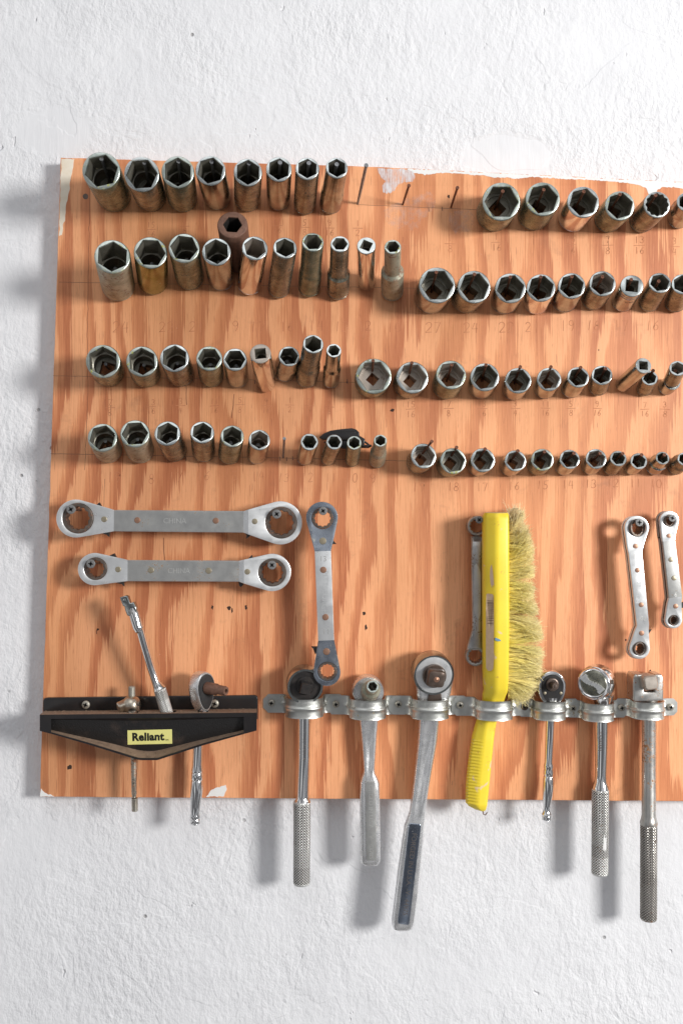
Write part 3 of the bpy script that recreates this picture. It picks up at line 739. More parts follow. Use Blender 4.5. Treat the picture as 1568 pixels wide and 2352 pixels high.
# odd ones
make_socket(534, 515.7, 70, 546, 630, 62, 'impact', rim='impact', inside='dark', ac=.62, rot=1.0, groove=False, name='impact_socket', label='matte rusty-brown thick-walled socket wedged above the second row')
make_socket(1476.8, 839.5, 38, 0, 0, 58, 'satin', 'sq', rot=.75, base=(1428, 884), h0=6, groove=False, rim='rim', name='socket', label='long chrome square-holed socket leaning right, near the third row end', group='short sockets in the third row, right half')
make_socket(1543, 876.6, 39, 1528, 908.5, 22, 'satin', rot=.3, name='socket', label='lower of the two small sockets stacked at the right edge', group='short sockets in the third row, right half')
make_socket(1555, 845.5, 38, 0, 0, 50, 'brown', rot=.4, base=(1542, 874), h0=23.5, inside='insidel', name='socket', label='upper of the two small sockets stacked at the right edge', group='short sockets in the third row, right half')
nail(1533, 884, 1550, 852, 42, 'r')
# bare nails
nail(820, 472, 841, 379, 72, 'g', 1.5, 2.1, label='long grey bare nail')
nail(923, 474, 938.8, 425.5, 40, 'r', label='rusty bare nail under the white paint patch')
nail(1033.7, 480, 1050, 430.5, 42, 'r', label='rusty bare nail beside a small hole')
nail(650, 1054, 652.9, 1007, 40, 'g', 1.1, 1.7, label='thin dark bare nail in the fourth row')

# black plastic clip behind the fourth row
c0 = W(795, 1010, 12)
clip = thing('plastic_clip', 'small black plastic spring clip hanging behind the fourth row sockets', 'clip', c0)
bm = BM(); slab(bm, [(736, 1004), (744, 997), (760, 990.5), (785, 987), (808, 985), (817, 988), (823, 994), (824, 1003), (815, 1007), (790, 1008), (765, 1006), (750, 1007), (740, 1007)], [circ(817, 993, 2.2, 12)], 12, 24, .8)
obj('lever', bm, 'bplast', clip)
bm = BM(); slab(bm, [(748, 1016), (790, 1007), (826, 1003), (836, 1009), (834, 1025), (822, 1029), (790, 1028), (760, 1024)], [], 8, 18, .8)
obj('jaw', bm, 'bplast', clip)
bm = BM(); rod(bm, [W(832, 1012, 14), W(842, 1018, 15), W(852, 1026, 14), W(846, 1027, 14), W(822, 1027, 12)], [1.0] * 5, 8); rod(bm, [W(826, 1022, 18), W(840, 1024, 18), W(853, 1023, 17)], [.9] * 3, 8)
obj('spring_wire', bm, 'dark', clip)

# ------------------------------------------------------------------ screws
def screw_bm(x, y, h, r_px, mi_head=0, mi_slot=1, h0=-2, rot=.3, dome=.9):
    bm = BM(); s = sc_(h); r = r_px * s; T = W(x, y, h); B = Vector((T.x, -h0, T.z))
    ax = Vector((0, -1, 0)); L = h - h0
    lathe(bm, B, ax, [(0, r * .38), (L - r * .55, r * .38), (L - r * .15, r * .93), (L - .1, r), (L + dome * .55, r * .93), (L + dome * .9, r * .6), (L + dome, r * .1)], 24, mi_head)
    for k in (0, PI / 2):
        R_ = Matrix.Rotation(rot + k, 3, 'Y')
        box(bm, T + Vector((0, -dome * .60, 0)), r * 1.15, dome * .92, r * .26, mi_slot, R_)
        box(bm, T + Vector((0, -dome * .62, 0)), r * .62, dome * .93, r * .42, mi_slot, R_)
    return bm
def board_screw(x, y, h, r, mat='screw'):
    obj('screw', screw_bm(x, y, h, r, rot=random.uniform(0, 1), dome=.35), [mat, 'black'], board)

# ------------------------------------------------------------------ ratcheting box wrenches
def box_wrench(label, A, rA, ringA, B, rB, ringB, b1, b2, w1, w2, hbar, rise_, rivets, levers, mats, texts, rot_off=0, shear=(0, 0), dA=0, dB=0, T=8.5, heights=None):
    """A,B head centres; b1,b2 bend points on the axis; w1,w2 half widths of the bar there"""
    A, B, b1, b2 = (Vector((p[0], p[1])) for p in (A, B, b1, b2))
    hf = hbar
    riseA, riseB = rise_ if isinstance(rise_, tuple) else (rise_, rise_)
    t = thing('box_wrench', label, 'wrench', W((A.x + B.x) / 2, (A.y + B.y) / 2, hbar - T), 'ratcheting box wrenches')
    ax = (b2 - b1).normalized(); nr = Vector((-ax.y, ax.x))
    def tangent(C, r, P, w, side, dirn):
        # tangent point from bar corner to circle
        Q = P + nr * w * side
        d = (C - Q); L = d.length; al = math.asin(min(1, r / L)); base = math.atan2(d.y, d.x)
        best = None
        for sg in (1, -1):
            a = base + sg * al; tl = math.sqrt(max(0, L * L - r * r)); pt = Q + Vector((math.cos(a), math.sin(a))) * tl
            v = (pt - C).dot(nr) * side
            if best is None or v > best[0]: best = (v, pt)
        return Q, best[1]
    def headpoly(C, r, P, w, sgn):
        Q1, T1 = tangent(C, r, P, w, 1, sgn); Q2, T2 = tangent(C, r, P, w, -1, sgn)
        a1 = math.atan2(*(T1 - C).yx); a2 = math.atan2(*(T2 - C).yx)
        away = math.atan2(*(C - P).yx)
        def unwrap(a): 
            while a - away > PI: a -= 2 * PI
            while a - away < -PI: a += 2 * PI
            return a
        a1, a2 = unwrap(a1), unwrap(a2)
        arcp = [(C.x + r * math.cos(a1 + (a2 - a1) * i / 24), C.y + r * math.sin(a1 + (a2 - a1) * i / 24)) for i in range(25)]
        return [tuple(Q1)] + arcp + [tuple(Q2)]
    pa = headpoly(A, rA, b1, w1, -1); pb = headpoly(B, rB, b2, w2, 1)
    outline = pa + pb[::-1]
    def wx(p): w = W(p[0], p[1], hf); return Vector((w.x, w.z))
    WA, WB_, W1, W2 = wx(A), wx(B), wx(b1), wx(b2)
    axw = (W2 - W1).normalized(); LA = (W1 - WA).length; LB = (WB_ - W2).length
    cutA = W1; cutB = W2
    tr = 5.0
    def hfun(x, z):
        p = Vector((x, z)); u1 = (p - W1).dot(axw); u2 = (p - W2).dot(axw)
        if u1 < 0: 
            k = -u1
            return min(k / tr, 1) * riseA + max(0, k - tr) * dA
        if u2 > 0:
            return min(u2 / tr, 1) * riseB + max(0, u2 - tr) * dB
        return 0.0
    cuts = [((W1).to_tuple(), axw.to_tuple()), ((W1 - axw * tr).to_tuple(), axw.to_tuple()), ((W2).to_tuple(), axw.to_tuple()), ((W2 + axw * tr).to_tuple(), axw.to_tuple())]
    # head colours hold the light on their tilt and dark reflections: split materials by position
    bm = BM()
    holes = [circ(ringA[0], ringA[1], ringA[2] + 1.5, 40), circ(ringB[0], ringB[1], ringB[2] + 1.5, 40)]
    slab(bm, outline, holes, hf - 2.4, hf, .5, 0, hfun, cuts, shear)
    for f in bm.faces:
        c = f.calc_center_median(); p = Vector((c.x, c.z))
        if (p - W1).dot(axw) < -.3 or (p - W2).dot(axw) > .3: f.material_index = 1
    obj('front_plate', bm, [mats[0], mats[1]], t, smooth=28)
    bm = BM()
    slab(bm, outline, holes, hf - T, hf - T + 2.4, .4, 0, lambda x, z: hfun(x, z), cuts, (shear[0], shear[1]))
    if shear != (0, 0):
        for v in bm.verts: v.co.x += shear[0] * (T - 2.4); v.co.z += shear[1] * (T - 2.4)
    obj('back_plate', bm, [mats[0]], t, smooth=28)
    bm = BM()
    def shrink(pts, k):
        out = []
        for p in pts:
            q = Vector(p); u = max(0, min(1, (q - A).dot((B - A)) / (B - A).length_squared)); c = A.lerp(B, u); out.append(tuple(q + (c - q).normalized() * k))
        return out
    slab(bm, shrink(outline, 2.4), holes, hf - T + 2.4, hf - 2.4, .1, 0, hfun, cuts, (shear[0], shear[1]))
    if shear != (0, 0):
        for v in bm.verts: v.co.x += shear[0] * 2.4; v.co.z += shear[1] * 2.4
    obj('core', bm, ['core'], t, smooth=28)
    for (cx, cy, r), kk in ((ringA, 0), (ringB, 1)):
        c = W(cx, cy, hf); s = sc_(hf); hh = hfun(c.x, c.z); R = r * s
        C = Vector((c.x, -(hf - T - .8 + hh), c.z)); st = starf(R * .80)
        bm = BM()
        ax3 = Vector((-shear[0], -1, -shear[1]))
        C = C + Vector((shear[0] * (T + .8), 0, shear[1] * (T + .8)))
        lathe(bm, C, ax3, [(0, R * .96), (.6, R), (T + 1.1, R), (T + 1.6, R * .965), (T + 1.6, lambda th: st(th) * 1.04), (T + .8, st), (0, st), (0, R * .96)], 48, cap0=False, cap1=False)
        obj('ring_gear', bm, 'gear', t, smooth=30)
    for (x, y, r, m) in rivets:
        c = W(x, y, hf); hh = hfun(c.x, c.z); R = r * sc_(hf)
        bm = BM(); lathe(bm, Vector((c.x, -(hf + hh - .5), c.z)), Vector((0, -1, 0)), [(0, R), (.8, R), (1.1, R * .9), (1.25, R * .5), (1.3, R * .05)], 20)
        obj('rivet', bm, m, t)
    for pts in levers:
        c = W(*pts[0], hf); hh = hfun(c.x, c.z); bm = BM(); slab(bm, pts, [], hf - T + 1.8 + hh, hf - 2.4 + hh, .3); obj('reversing_lever', bm, 'dark', t, smooth=20)
    for (s, x, y, size, ang) in texts:
        bm = BM(); text_bm(bm, s, flat_text(x, y, hf + .05, ang), size=size, ext=.25)
        obj('stamped_lettering', bm, 'galv2' if s != 'PITTSBURGH' else 'plate', t, smooth=0)
    return t

box_wrench('larger of the two horizontal ratcheting box wrenches, stamped CHINA', (176.7, 1191), 42.5, (180.8, 1190.3, 34.5), (644, 1201), 48.7, (645.5, 1200.5, 36), (262, 1196), (559.4, 1198.5), 23.4, 23.8, 25, (-1.5, 3.0),
    [(239, 1192.7, 6.6, 'brass'), (315.7, 1194.8, 7, 'copper'), (495.8, 1196, 7, 'copper'), (585.6, 1197.6, 6.6, 'brass')],
    [[(236, 1222), (252, 1218), (250, 1232), (246, 1228), (238, 1226)], [(222, 1160), (233, 1164), (228, 1155)], [(563, 1224), (578, 1228), (566, 1236), (567, 1230)]],
    ('plateb', 'plate'), [('CHINA', 401.5, 1197, 7.2, -.01)], dA=.13, dB=-.11)
box_wrench('smaller horizontal ratcheting box wrench with rusty bar, lower of the pair', (219, 1307), 36, (221, 1306, 25.5), (625, 1315), 42, (625, 1315, 31.5), (293.5, 1310.8), (549.3, 1312), 23.2, 23.2, 23, (-1.5, 3.0),
    [(271, 1308, 6.6, 'brass'), (347, 1309.6, 7, 'brass'), (479.2, 1310.8, 7, 'brass'), (568.7, 1312.8, 6.6, 'brass')],
    [[(251, 1277), (262, 1272), (268, 1283), (256, 1282)], [(266, 1336), (284, 1333), (284, 1345), (280, 1341), (270, 1339)], [(570, 1284), (580, 1282), (578, 1276)], [(548, 1334), (565, 1336), (553, 1348), (550, 1345)]],
    ('plateb', 'plate'), [('CHINA', 410.7, 1311.6, 7.0, -.01)], dA=.13, dB=-.11)
box_wrench('vertical ratcheting box wrench with blue-grey heads hanging beside the horizontal pair', (739.2, 1189), 35.4, (740.3, 1190.5, 24.4), (750.5, 1545.6), 30, (751.5, 1543, 21.5), (741.2, 1266), (748.8, 1471), 17.6, 17.2, 34, -2.5,
    [(741, 1242.7, 8, 'brass'), (742.3, 1308.8, 7.4, 'copper'), (747.4, 1417.5, 7.4, 'copper'), (749.5, 1497.5, 8, 'copper')],
    [[(759, 1238), (763, 1240), (771, 1249), (766, 1249), (757, 1251)], [(728, 1486), (716, 1486), (720, 1491), (724, 1502), (728, 1496)]],
    ('plate', 'plated'), [('13', 741.8, 1284, 7.5, 0), ('PITTSBURGH', 745.3, 1362, 7.5, -PI / 2 - .04), ('11', 748.7, 1450, 7.5, PI)], dA=.0, dB=.0)
box_wrench('silver ratcheting box wrench stamped 12, hung alone right of the brush', (1463, 1212.6), 26.8, (1464.5, 1212.6, 19.8), (1469.6, 1490.7), 22.4, (1470, 1490.7, 15.8), (1458.2, 1268.7), (1476.1, 1436), 14.5, 12.7, 26, -2.0,
    [(1459.7, 1254.8, 5.8, 'copper'), (1463, 1309.6, 5.6, 'copper'), (1471.4, 1389, 5.6, 'copper'), (1473.8, 1454.9, 5.8, 'copper')],
    [[(1471, 1252), (1477, 1259), (1476, 1262), (1469, 1262)], [(1489, 1448), (1494, 1447), (1489, 1455)]],
    ('plate', 'plate'), [('12', 1459.5, 1278.6, 6.6, -.05), ('PITTSBURGH', 1466, 1348, 5.6, -PI / 2 - .1), ('10', 1476, 1420, 6.2, PI - .05)], shear=(-.42, 0), dA=.0, dB=-.0)
box_wrench('short crooked ratcheting box wrench at the right edge, stamped 8', (1538.2, 1195), 20.4, (1538.6, 1196, 13.4), (1548, 1424.7), 18, (1548, 1425.5, 12), (1535.5, 1242), (1551, 1372), 13, 14, 26, -2.0,
    [(1536.4, 1231.3, 5.4, 'copper'), (1539.7, 1285.2, 5.6, 'brass'), (1546.6, 1327.6, 5.6, 'brass'), (1552, 1392.9, 5.6, 'copper')],
    [[(1518, 1230), (1512, 1235), (1519, 1238)], [(1564, 1386), (1569, 1384), (1567, 1396), (1562, 1395)]],
    ('plateb', 'plate'), [('8', 1535.8, 1261.7, 6, 0), ('9', 1550.5, 1365, 6, PI)], shear=(-.5, 0))
for (x, y, h, r) in ((163.4, 1170, 33, 10.5), (635.5, 1180.7, 33, 10.5), (209, 1295, 31, 10.2), (624.6, 1297.9, 31, 10.2), (741.8, 1173.5, 38, 9.7), (1467.4, 1199.9, 30, 9.2), (1543, 1190, 30, 8.4), (1100, 1194, 30, 8.6)):
    board_screw(x, y, h, r)

# plain offset box wrench behind the brush
t = thing('offset_wrench', 'grey forged double box wrench half hidden behind the yellow brush', 'wrench', W(1093, 1350, 8))
bm = BM(); bar(bm, [(1232, 1080, 1112, 10, 3), (1244, 1081, 1112, 16, 3.6), (1268, 1081, 1108, 19, 3.6), (1300, 1081, 1106, 19, 3.2), (1360, 1082, 1106, 19, 3.2), (1420, 1083, 1106, 19, 3.2), (1445, 1083, 1105, 19, 3.4), (1462, 1078, 1108, 15, 3.4), (1482, 1072, 1111, 13, 4), (1492, 1070, 1110, 13, 4)], p=2.8)
obj('shaft', bm, 'greyforge', t)
bm = BM(); slab(bm, [(1089, 1300), (1093, 1295), (1097, 1300), (1103, 1315), (1103, 1410), (1098, 1422), (1092, 1412), (1088, 1400)], [], 20, 22.8, .3)
text_bm(bm, 'CRAFTSMAN', flat_text(1096.5, 1360, 22.8, -PI / 2), size=4.6, ext=.35)
obj('raised_panel', bm, 'plateb', t)
for (cx, cy, R, hh) in ((1094, 1208, 23.7, 8), (1090, 1505.7, 23.2, 12)):
    bm = BM(); s = sc_(hh); c = W(cx, cy, hh); st = starf(R * s * .70)
    lathe(bm, Vector((c.x, -(hh - 5), c.z)), Vector((0, -1, 0)), [(0, R * s * .9), (1, R * s), (8.5, R * s), (10, R * s * .93), (10.2, R * s * .84), (9.8, lambda th, q=st: q(th) * 1.06), (9, st), (0, st), (0, R * s * .9)], 48, cap0=False, cap1=False)
    obj('box_end', bm, 'greyforge', t, smooth=30)

# ------------------------------------------------------------------ conduit straps
def strap(xl, xr_end, xa, xb, y0, y1, screws, texts, H, label, lift, chamfer=True, round_r=False):
    t = thing('conduit_strap', label, 'strap', W((xa + xb) / 2, (y0 + y1) / 2, 0), 'galvanised straps in a row across the board')
    hc = H * .6
    # all x positions are traced on the board plane except the arch, traced at its own height
    AX, BX = W(xa, 0, hc).x, W(xb, 0, hc).x
    LX, RX = W(xl, 0, lift).x, W(xr_end, 0, lift).x
    zt, zb = W(0, y0, lift).z, W(0, y1, lift).z
    th = 1.3; r = (BX - AX) / 2; cx = (AX + BX) / 2
    pts = []      # centre line (x, h) and rib weight
    def add(x, h, wgt): pts.append((x, h, wgt))
    add(LX, lift, 0); add(LX + 3, lift, 0); 
    n = 8
    for i in range(1, n): add(LX + 3 + (AX - 6 - LX - 3) * i / n, lift, 0)
    add(AX - 6, lift, .0); add(AX - 3.5, lift + .2, .8); add(AX - 1.5, lift + 1.2, 1.0); add(AX - .3, lift + 3.2, 1)
    hs = H - r * .92
    add(AX, max(lift + 4, hs * .5), 1)
    for i in range(0, 25):
        a = PI - PI * i / 24
        add(cx + r * math.cos(a), max(hs, lift + 4) + (H - max(hs, lift + 4)) * math.sin(a) ** .8, 1)
    add(BX, max(lift + 4, hs * .5), 1)
    add(BX + .3, lift + 3.2, 1); add(BX + 1.5, lift + 1.2, 1.0); add(BX + 3.5, lift + .2, .8); add(BX + 6, lift, 0)
    for i in range(1, n): add(BX + 6 + (RX - 3 - BX - 6) * i / n, lift, 0)
    add(RX - 3, lift, 0); add(RX, lift, 0)
    NV = 22; bm = BM(); grid = []
    # normals of centre line
    for side in (0, 1):
        g = []
        for i, (x, h, wgt) in enumerate(pts):
            x0, h0, _ = pts[max(i - 1, 0)]; x1, h1, _ = pts[min(i + 1, len(pts) - 1)]
            d = Vector((x1 - x0, h1 - h0)).normalized(); nn = Vector((-d.y, d.x))
            rowv = []
            zc, hz = (zt + zb) / 2, (zt - zb) / 2
            inset = 0
            if i == 0: inset = 5.0 if chamfer else 3
            if i == 1: inset = 2.2 if chamfer else .8
            if i == len(pts) - 1: inset = 4.0
            if i == len(pts) - 2: inset = .8
            for j in range(NV + 1):
                q = -1 + 2 * j / NV
                rib = wgt * 1.25 * math.exp(-(q / .17) ** 2)
                edgef = .35 * wgt * max(0, abs(q) - .85) / .15
                off = (th / 2 + rib + edgef) if side == 0 else (-th / 2 + rib + edgef)
                rowv.append(bm.verts.new(Vector((x + nn.x * off, -(h + nn.y * off), zc + q * (hz - inset)))))
            g.append(rowv)
        grid.append(g)
    f0, f1 = grid
    for i in range(len(pts) - 1):
        for j in range(NV):
            bm.faces.new((f0[i][j], f0[i + 1][j], f0[i + 1][j + 1], f0[i][j + 1])); bm.faces.new((f1[i][j + 1], f1[i + 1][j + 1], f1[i + 1][j], f1[i][j]))
        bm.faces.new((f0[i][0], f1[i][0], f1[i + 1][0], f0[i + 1][0])); bm.faces.new((f0[i + 1][NV], f1[i + 1][NV], f1[i][NV], f0[i][NV]))
    for k in (0, len(pts) - 1):
        for j in range(NV): bm.faces.new((f0[k][j], f0[k][j + 1], f1[k][j + 1], f1[k][j]))
    obj('band', bm, 'galv', t, smooth=50)
    for (x, y, r_, dk) in screws:
        obj('screw', screw_bm(x, y, lift + 2.0, r_, rot=random.uniform(0, 1.5), dome=1.6), ['darkbr' if dk else 'screwz', 'black'], t)
    arch = sorted([(x, h) for x, h, w in pts if AX <= x <= BX])
    def hx(X):
        for (xa_, ha), (xb_, hb) in zip(arch, arch[1:]):
            if xa_ <= X <= xb_: return ha + (hb - ha) * (X - xa_) / max(1e-6, xb_ - xa_)
        return arch[0][1]
    zc = (zt + zb) / 2
    for (s, dz, sz, flip) in texts:
        bm = BM()
        def mp(X, Y, Z, dz=dz, flip=flip):
            if flip: X, Y = -X, -Y
            xx = cx + X; return Vector((xx, -(hx(xx) + th / 2 + .08 + Z), zc + dz + Y))
        text_bm(bm, s, mp, size=sz, ext=.2)
        obj('stamped_lettering', bm, 'galv2', t, smooth=0)
E2 = [('1" EMT', 5.4, 5.0, False), ('1" EMT', -6.4, 4.6, True)]
strap(604.5, 790, 657, 740, 1594, 1636.6, [(623.4, 1614.8, 8, 0)], E2, 30, 'galvanised strap holding the dark-headed ratchet, leftmost of the strap row', .8)
strap(750, 930, 804, 884, 1597, 1640.6, [(771.3, 1617.8, 8, 0)], E2, 30, 'galvanised strap holding the ratchet that carries a small pale socket', 2.2)
strap(892, 1075, 947, 1028, 1597.5, 1641, [(915, 1617.8, 8, 0)], E2, 31, 'galvanised strap holding the largest leaning ratchet', 3.6)
strap(1036, 1215, 1094, 1175, 1600, 1643.5, [(1056.3, 1619.8, 8, 0)], [('1" EMT', 5.4, 4.6, False), ('1" EMT', -6.4, 4.4, True)], 30, 'galvanised strap wrapped round the yellow brush handle', 5.0)
strap(1186, 1330, 1228, 1297, 1604.5, 1646, [(1204, 1623.4, 8.5, 1)], [('3/4 EMT', 5.2, 4.2, False)], 24, 'galvanised strap holding the small ratchet right of the brush', 3.6)
strap(1297, 1440, 1341, 1408, 1608, 1647.7, [(1314.5, 1626.9, 8, 0)], [('BMC', 5.2, 5.0, False), ('3/4 EMT', -5.6, 5.0, False)], 24, 'galvanised strap stamped BMC holding the round-headed ratchet', 2.2)
strap(1408.5, 1554, 1452, 1523, 1604, 1643, [(1426.6, 1625.8, 8, 0), (1539, 1624.4, 8, 0)], [], 26, 'galvanised strap holding the long breaker bar, rightmost of the strap row', 3.6, chamfer=False)

# ------------------------------------------------------------------ knurled grips
def groove_faces(bm, axis_pts):
    P, a, R0, R1, L = axis_pts
    for f in bm.faces:
        c = f.calc_center_median() - P; z = c.dot(a)
        if 1.6 < z < L - 1.6 and (c - a * z).length < R0 + (R1 - R0) * z / L - .33: f.material_index = 1
def knurled(bm, y0, x0, y1, x1, rpx0, rpx1, hc, mi=0, pitch=2.6, amp=.42):
    P0, P1 = W(x0, y0, hc), W(x1, y1, hc); a, u, v = frame(P1 - P0); L = (P1 - P0).length
    R0, R1 = rpx0 * sc_(hc), rpx1 * sc_(hc)
    k = max(10, int(round(2 * PI * R0 / pitch / 1.15)))
    N = k * 5; rows = int(L / pitch * 5); loops = []
    for i in range(rows + 1):
        t = i / rows; z = t * L; R = R0 + (R1 - R0) * t; lp = []
        e = min(1, z / 1.5, (L - z) / 1.5); 
        for j in range(N):
            th = 2 * PI * j / N
            A_ = abs(math.sin(k / 2 * th + PI * z / pitch)); B_ = abs(math.sin(k / 2 * th - PI * z / pitch))
            g = min(A_, B_) ** .8
            lp.append(P0 + a * z + (u * math.cos(th) + v * math.sin(th)) * (R - amp * 1.6 * (1 - g) * e - (1 - e) * .8))
        loops.append(lp)
    loft(bm, loops, mi); groove_faces(bm, (P0, a, R0, R1, L))

G = 'ratchets and bars hanging in the straps'
# 1 dark recessed-head ratchet
t = thing('ratchet', 'ratchet with dark recessed round head and long knurled silver grip', 'ratchet', W(698, 1700, 8), G)
c = W(701, 1577, 31); R = 42 * sc_(31)
ax = Vector((.10, -1, -.10)).normalized(); p0 = c - ax * 24
bm = BM(); lathe(bm, p0, ax, [(0, R * .72), (3, R * .95), (7, R), (22.6, R), (24, R * .97), (24, R * .86), (21, R * .845), (20.9, R * .5), (21, R * .1)], 48, mis=[0, 0, 0, 0, 0, 0, 1, 1, 1])
obj('head', bm, ['satin', 'dark'], t)
bm = BM(); lathe(bm, p0 + ax * 20.5, ax, [(0, R * .52), (1.2, R * .52), (2.4, R * .46), (2.4, R * .2)], 32); lathe(bm, p0 + ax * 21, ax, [(0, 7.4), (11.5, 7.4), (13, 6.5), (13.05, .5)], 4, rot=.55)
obj('square_drive', bm, 'dark', t, smooth=20)
bm = BM(); px_rod(bm, [(1600, 676, 722), (1622, 680, 718), (1640, 683, 714), (1652, 683.8, 713.4), (1740, 684, 712), (1828, 683, 710.5), (1836, 679, 711), (1842, 675, 712)], 14, 28); obj('shaft', bm, 'chrome', t)
bm = BM(); knurled(bm, 1840, 693.5, 2031, 692.5, 20, 19.5, 14); obj('grip', bm, ['knurl', 'groove'], t, smooth=0)
def on_rod(x, y, hc, rpx, ang):
    c = W(x, y, hc + rpx * sc_(hc)); rr = rpx * sc_(hc); ca, sa = math.cos(ang), math.sin(ang)
    cen = W(x, y, hc)
    def f(X, Y, Z):
        dx = X * ca - Y * sa; dz = X * sa + Y * ca; a = dx / rr
        q = (rr + .05 + Z); return Vector((cen.x + q * math.sin(a), -(hc + q * math.cos(a)), cen.z + dz))
    return f
bm = BM(); text_bm(bm, 'TAIWAN  A', on_rod(699, 1716, 14, 14.2, -PI / 2), size=4.6, ext=.15); obj('stamped_lettering', bm, 'lettering_dark', t, smooth=0)
# 2 forged ratchet
t = thing('ratchet', 'satin forged ratchet with flat stamped handle, a small pale socket on its head', 'ratchet', W(850, 1760, 8), G)
c = W(846, 1590, 22); R = 36 * sc_(22); ax = Vector((.08, -1, -.06)).normalized()
bm = BM(); lathe(bm, c - ax * 18, ax, [(0, R * .7), (2, R * .93), (5, R), (16.8, R), (18, R * .95), (18, R * .88), (17.5, R * .87), (17.6, R * .86), (18.2, R * .85), (18.2, R * .1)], 48); obj('head', bm, 'forged', t)
bm = BM(); bar(bm, [(1600, 813, 879, 12, 7), (1632, 820, 873, 12, 7), (1652, 825, 868.4, 12, 6.5), (1690, 829, 865, 12, 6, 2.2), (1730, 832.5, 862, 12, 5.6, 2.2), (1765, 834.8, 859.9, 12, 5.4, 1.6), (1775, 834, 860.5, 12, 5.6, .6), (1785, 830, 866, 12, 6), (1797, 826.8, 871, 12, 6.6), (1820, 826, 871.6, 12, 6.8), (1950, 827, 872.6, 12, 6.8), (1972, 827.4, 872.6, 12, 6.6), (1980, 829.5, 871, 12, 6), (1986, 836, 866, 12, 4)], p=3.4)
obj('handle', bm, 'forged', t)
bm = BM(); slab(bm, [(841, 1795), (859, 1795), (861, 1797), (863, 1973), (861, 1976), (844, 1976), (842, 1974), (839.4, 1797)], [], 17, 19.4, .4); obj('raised_panel', bm, 'plateb', t)
bm = BM(); text_bm(bm, 'FORGED IN U.S.A. =V= 43785', flat_text(850.8, 1885, 19.4, -PI / 2 + .01), size=5.9, ext=.5, bold=.03); obj('stamped_lettering', bm, 'galv2', t, smooth=0)
make_socket(855.5, 1576.5, 29, 0, 0, 56, 'pale', rot=.2, base=(848.5, 1592), h0=24, step=(.38, 1.5, 4), groove=False, ac=.74, name='socket', label='small pale stepped socket fitted on the forged ratchet head in the straps')
# 3 largest ratchet
t = thing('ratchet', 'largest forged ratchet, leaning left, its round head showing a square drive', 'ratchet', W(960, 1850, 8), G)
c = W(996, 1551, 33); R = 47.5 * sc_(33); ax = Vector((.07, -1, -.10)).normalized()
bm = BM(); lathe(bm, c - ax * 25, ax, [(0, R * .75), (3, R * .95), (6, R), (23.5, R), (25, R * .97), (25, R * .91), (24.2, R * .90)], 56); obj('head', bm, 'satin', t)
bm = BM(); lathe(bm, c - ax * 3, ax, [(0, R * .895), (2.6, R * .895), (3.2, R * .87), (3.5, R * .7), (3.3, R * .55), (3.3, R * .2)], 56); obj('face_ring', bm, 'plate', t)
bm = BM(); lathe(bm, c, ax, [(-1, R * .57), (3.9, R * .57), (4.6, R * .53), (4.4, R * .1)], 40)
def rsq(r): return lambda th: r / (abs(math.cos(th)) ** 5 + abs(math.sin(th)) ** 5) ** .2
lathe(bm, c + ax * 2, ax, [(0, rsq(8.6)), (10, rsq(8.4)), (12.5, rsq(7.4)), (13.2, rsq(5.8)), (13.3, 1)], 40, rot=-.12)
obj('square_drive', bm, 'darkbr', t)
bm = BM(); lathe(bm, c + ax * 14.7 + Vector((0, 0, 0)), ax, [(0, 2.7), (.7, 2.6), (.9, 1.8), (.5, 1.6), (.7, 1.3), (1, .2)], 20); obj('detent_ball', bm, 'copper', t)
bm = BM()
bar(bm, [(1560, 953, 1040, 15, 9), (1590, 956, 1034, 15, 9), (1615, 959, 1025, 15, 9), (1652, 961.7, 1007.5, 15, 8.5, 1), (1700, 959, 1003, 15, 7.5, 3), (1773, 951.5, 990, 15, 7.4, 3), (1830, 945, 980.4, 15, 7.4, 2.4), (1862, 940, 976.5, 15, 7.4, 1), (1880, 934, 975, 15, 8), (1895, 928.5, 972.8, 15, 8.6), (1930, 923, 971.5, 15, 8.8), (1990, 914.5, 966, 15, 8.8), (2060, 906, 959, 15, 8.8), (2110, 899.8, 952.3, 15, 8.6), (2122, 899, 950.5, 15, 8.2), (2130, 902, 947, 15, 7), (2135, 910, 940, 15, 4)], p=3.4)
obj('handle', bm, 'forged', t)
bm = BM(); slab(bm, [(942, 1892.5), (963.5, 1894), (965.5, 1898), (938.6, 2122), (936, 2124), (916, 2121), (914, 2118), (939.8, 1895)], [], 21, 24.2, .4); obj('raised_panel', bm, 'blued', t)
bm = BM(); text_bm(bm, 'FORGED IN U.S.A. -V- 44975', flat_text(940, 2008, 24.2, -PI / 2 - .115), size=6.6, ext=.3); obj('stamped_lettering', bm, 'lettering_dark', t, smooth=0)
bm = BM(); slab(bm, [(984, 1594), (1012, 1594), (1014, 1612), (982, 1612)], [], 20, 25, .3); obj('reversing_lever', bm, 'darkbr', t)
# 4 small polished ratchet
t = thing('ratchet', 'small polished ratchet with dark pear-shaped face, right of the brush', 'ratchet', W(1262, 1720, 8), G)
def pear(cx, cy, k, dy=0):
    return [(cx + k * 29 * math.sin(a) * (1 - .12 * (math.cos(a) < 0) * math.cos(a) ** 2), cy - k * (30 * math.cos(a) if math.cos(a) > 0 else 48 * math.cos(a)) + dy) for a in [2 * PI * i / 44 for i in range(44)]]
bm = BM(); slab(bm, pear(1267, 1575, 1.0), [], 8, 21, 1.5); obj('head', bm, 'chrome', t)
bm = BM(); slab(bm, pear(1268, 1576, .86), [], 20, 22.2, .3)
for x, y in ((1250.5, 1592), (1287, 1592)):
    c = W(x, y, 22.2); lathe(bm, Vector((c.x, -21.8, c.z)), Vector((0, -1, 0)), [(0, 1.5), (.8, 1.4), (1, .4)], 12, mi=1)
obj('face_plate', bm, ['faceplate', 'brass'], t)
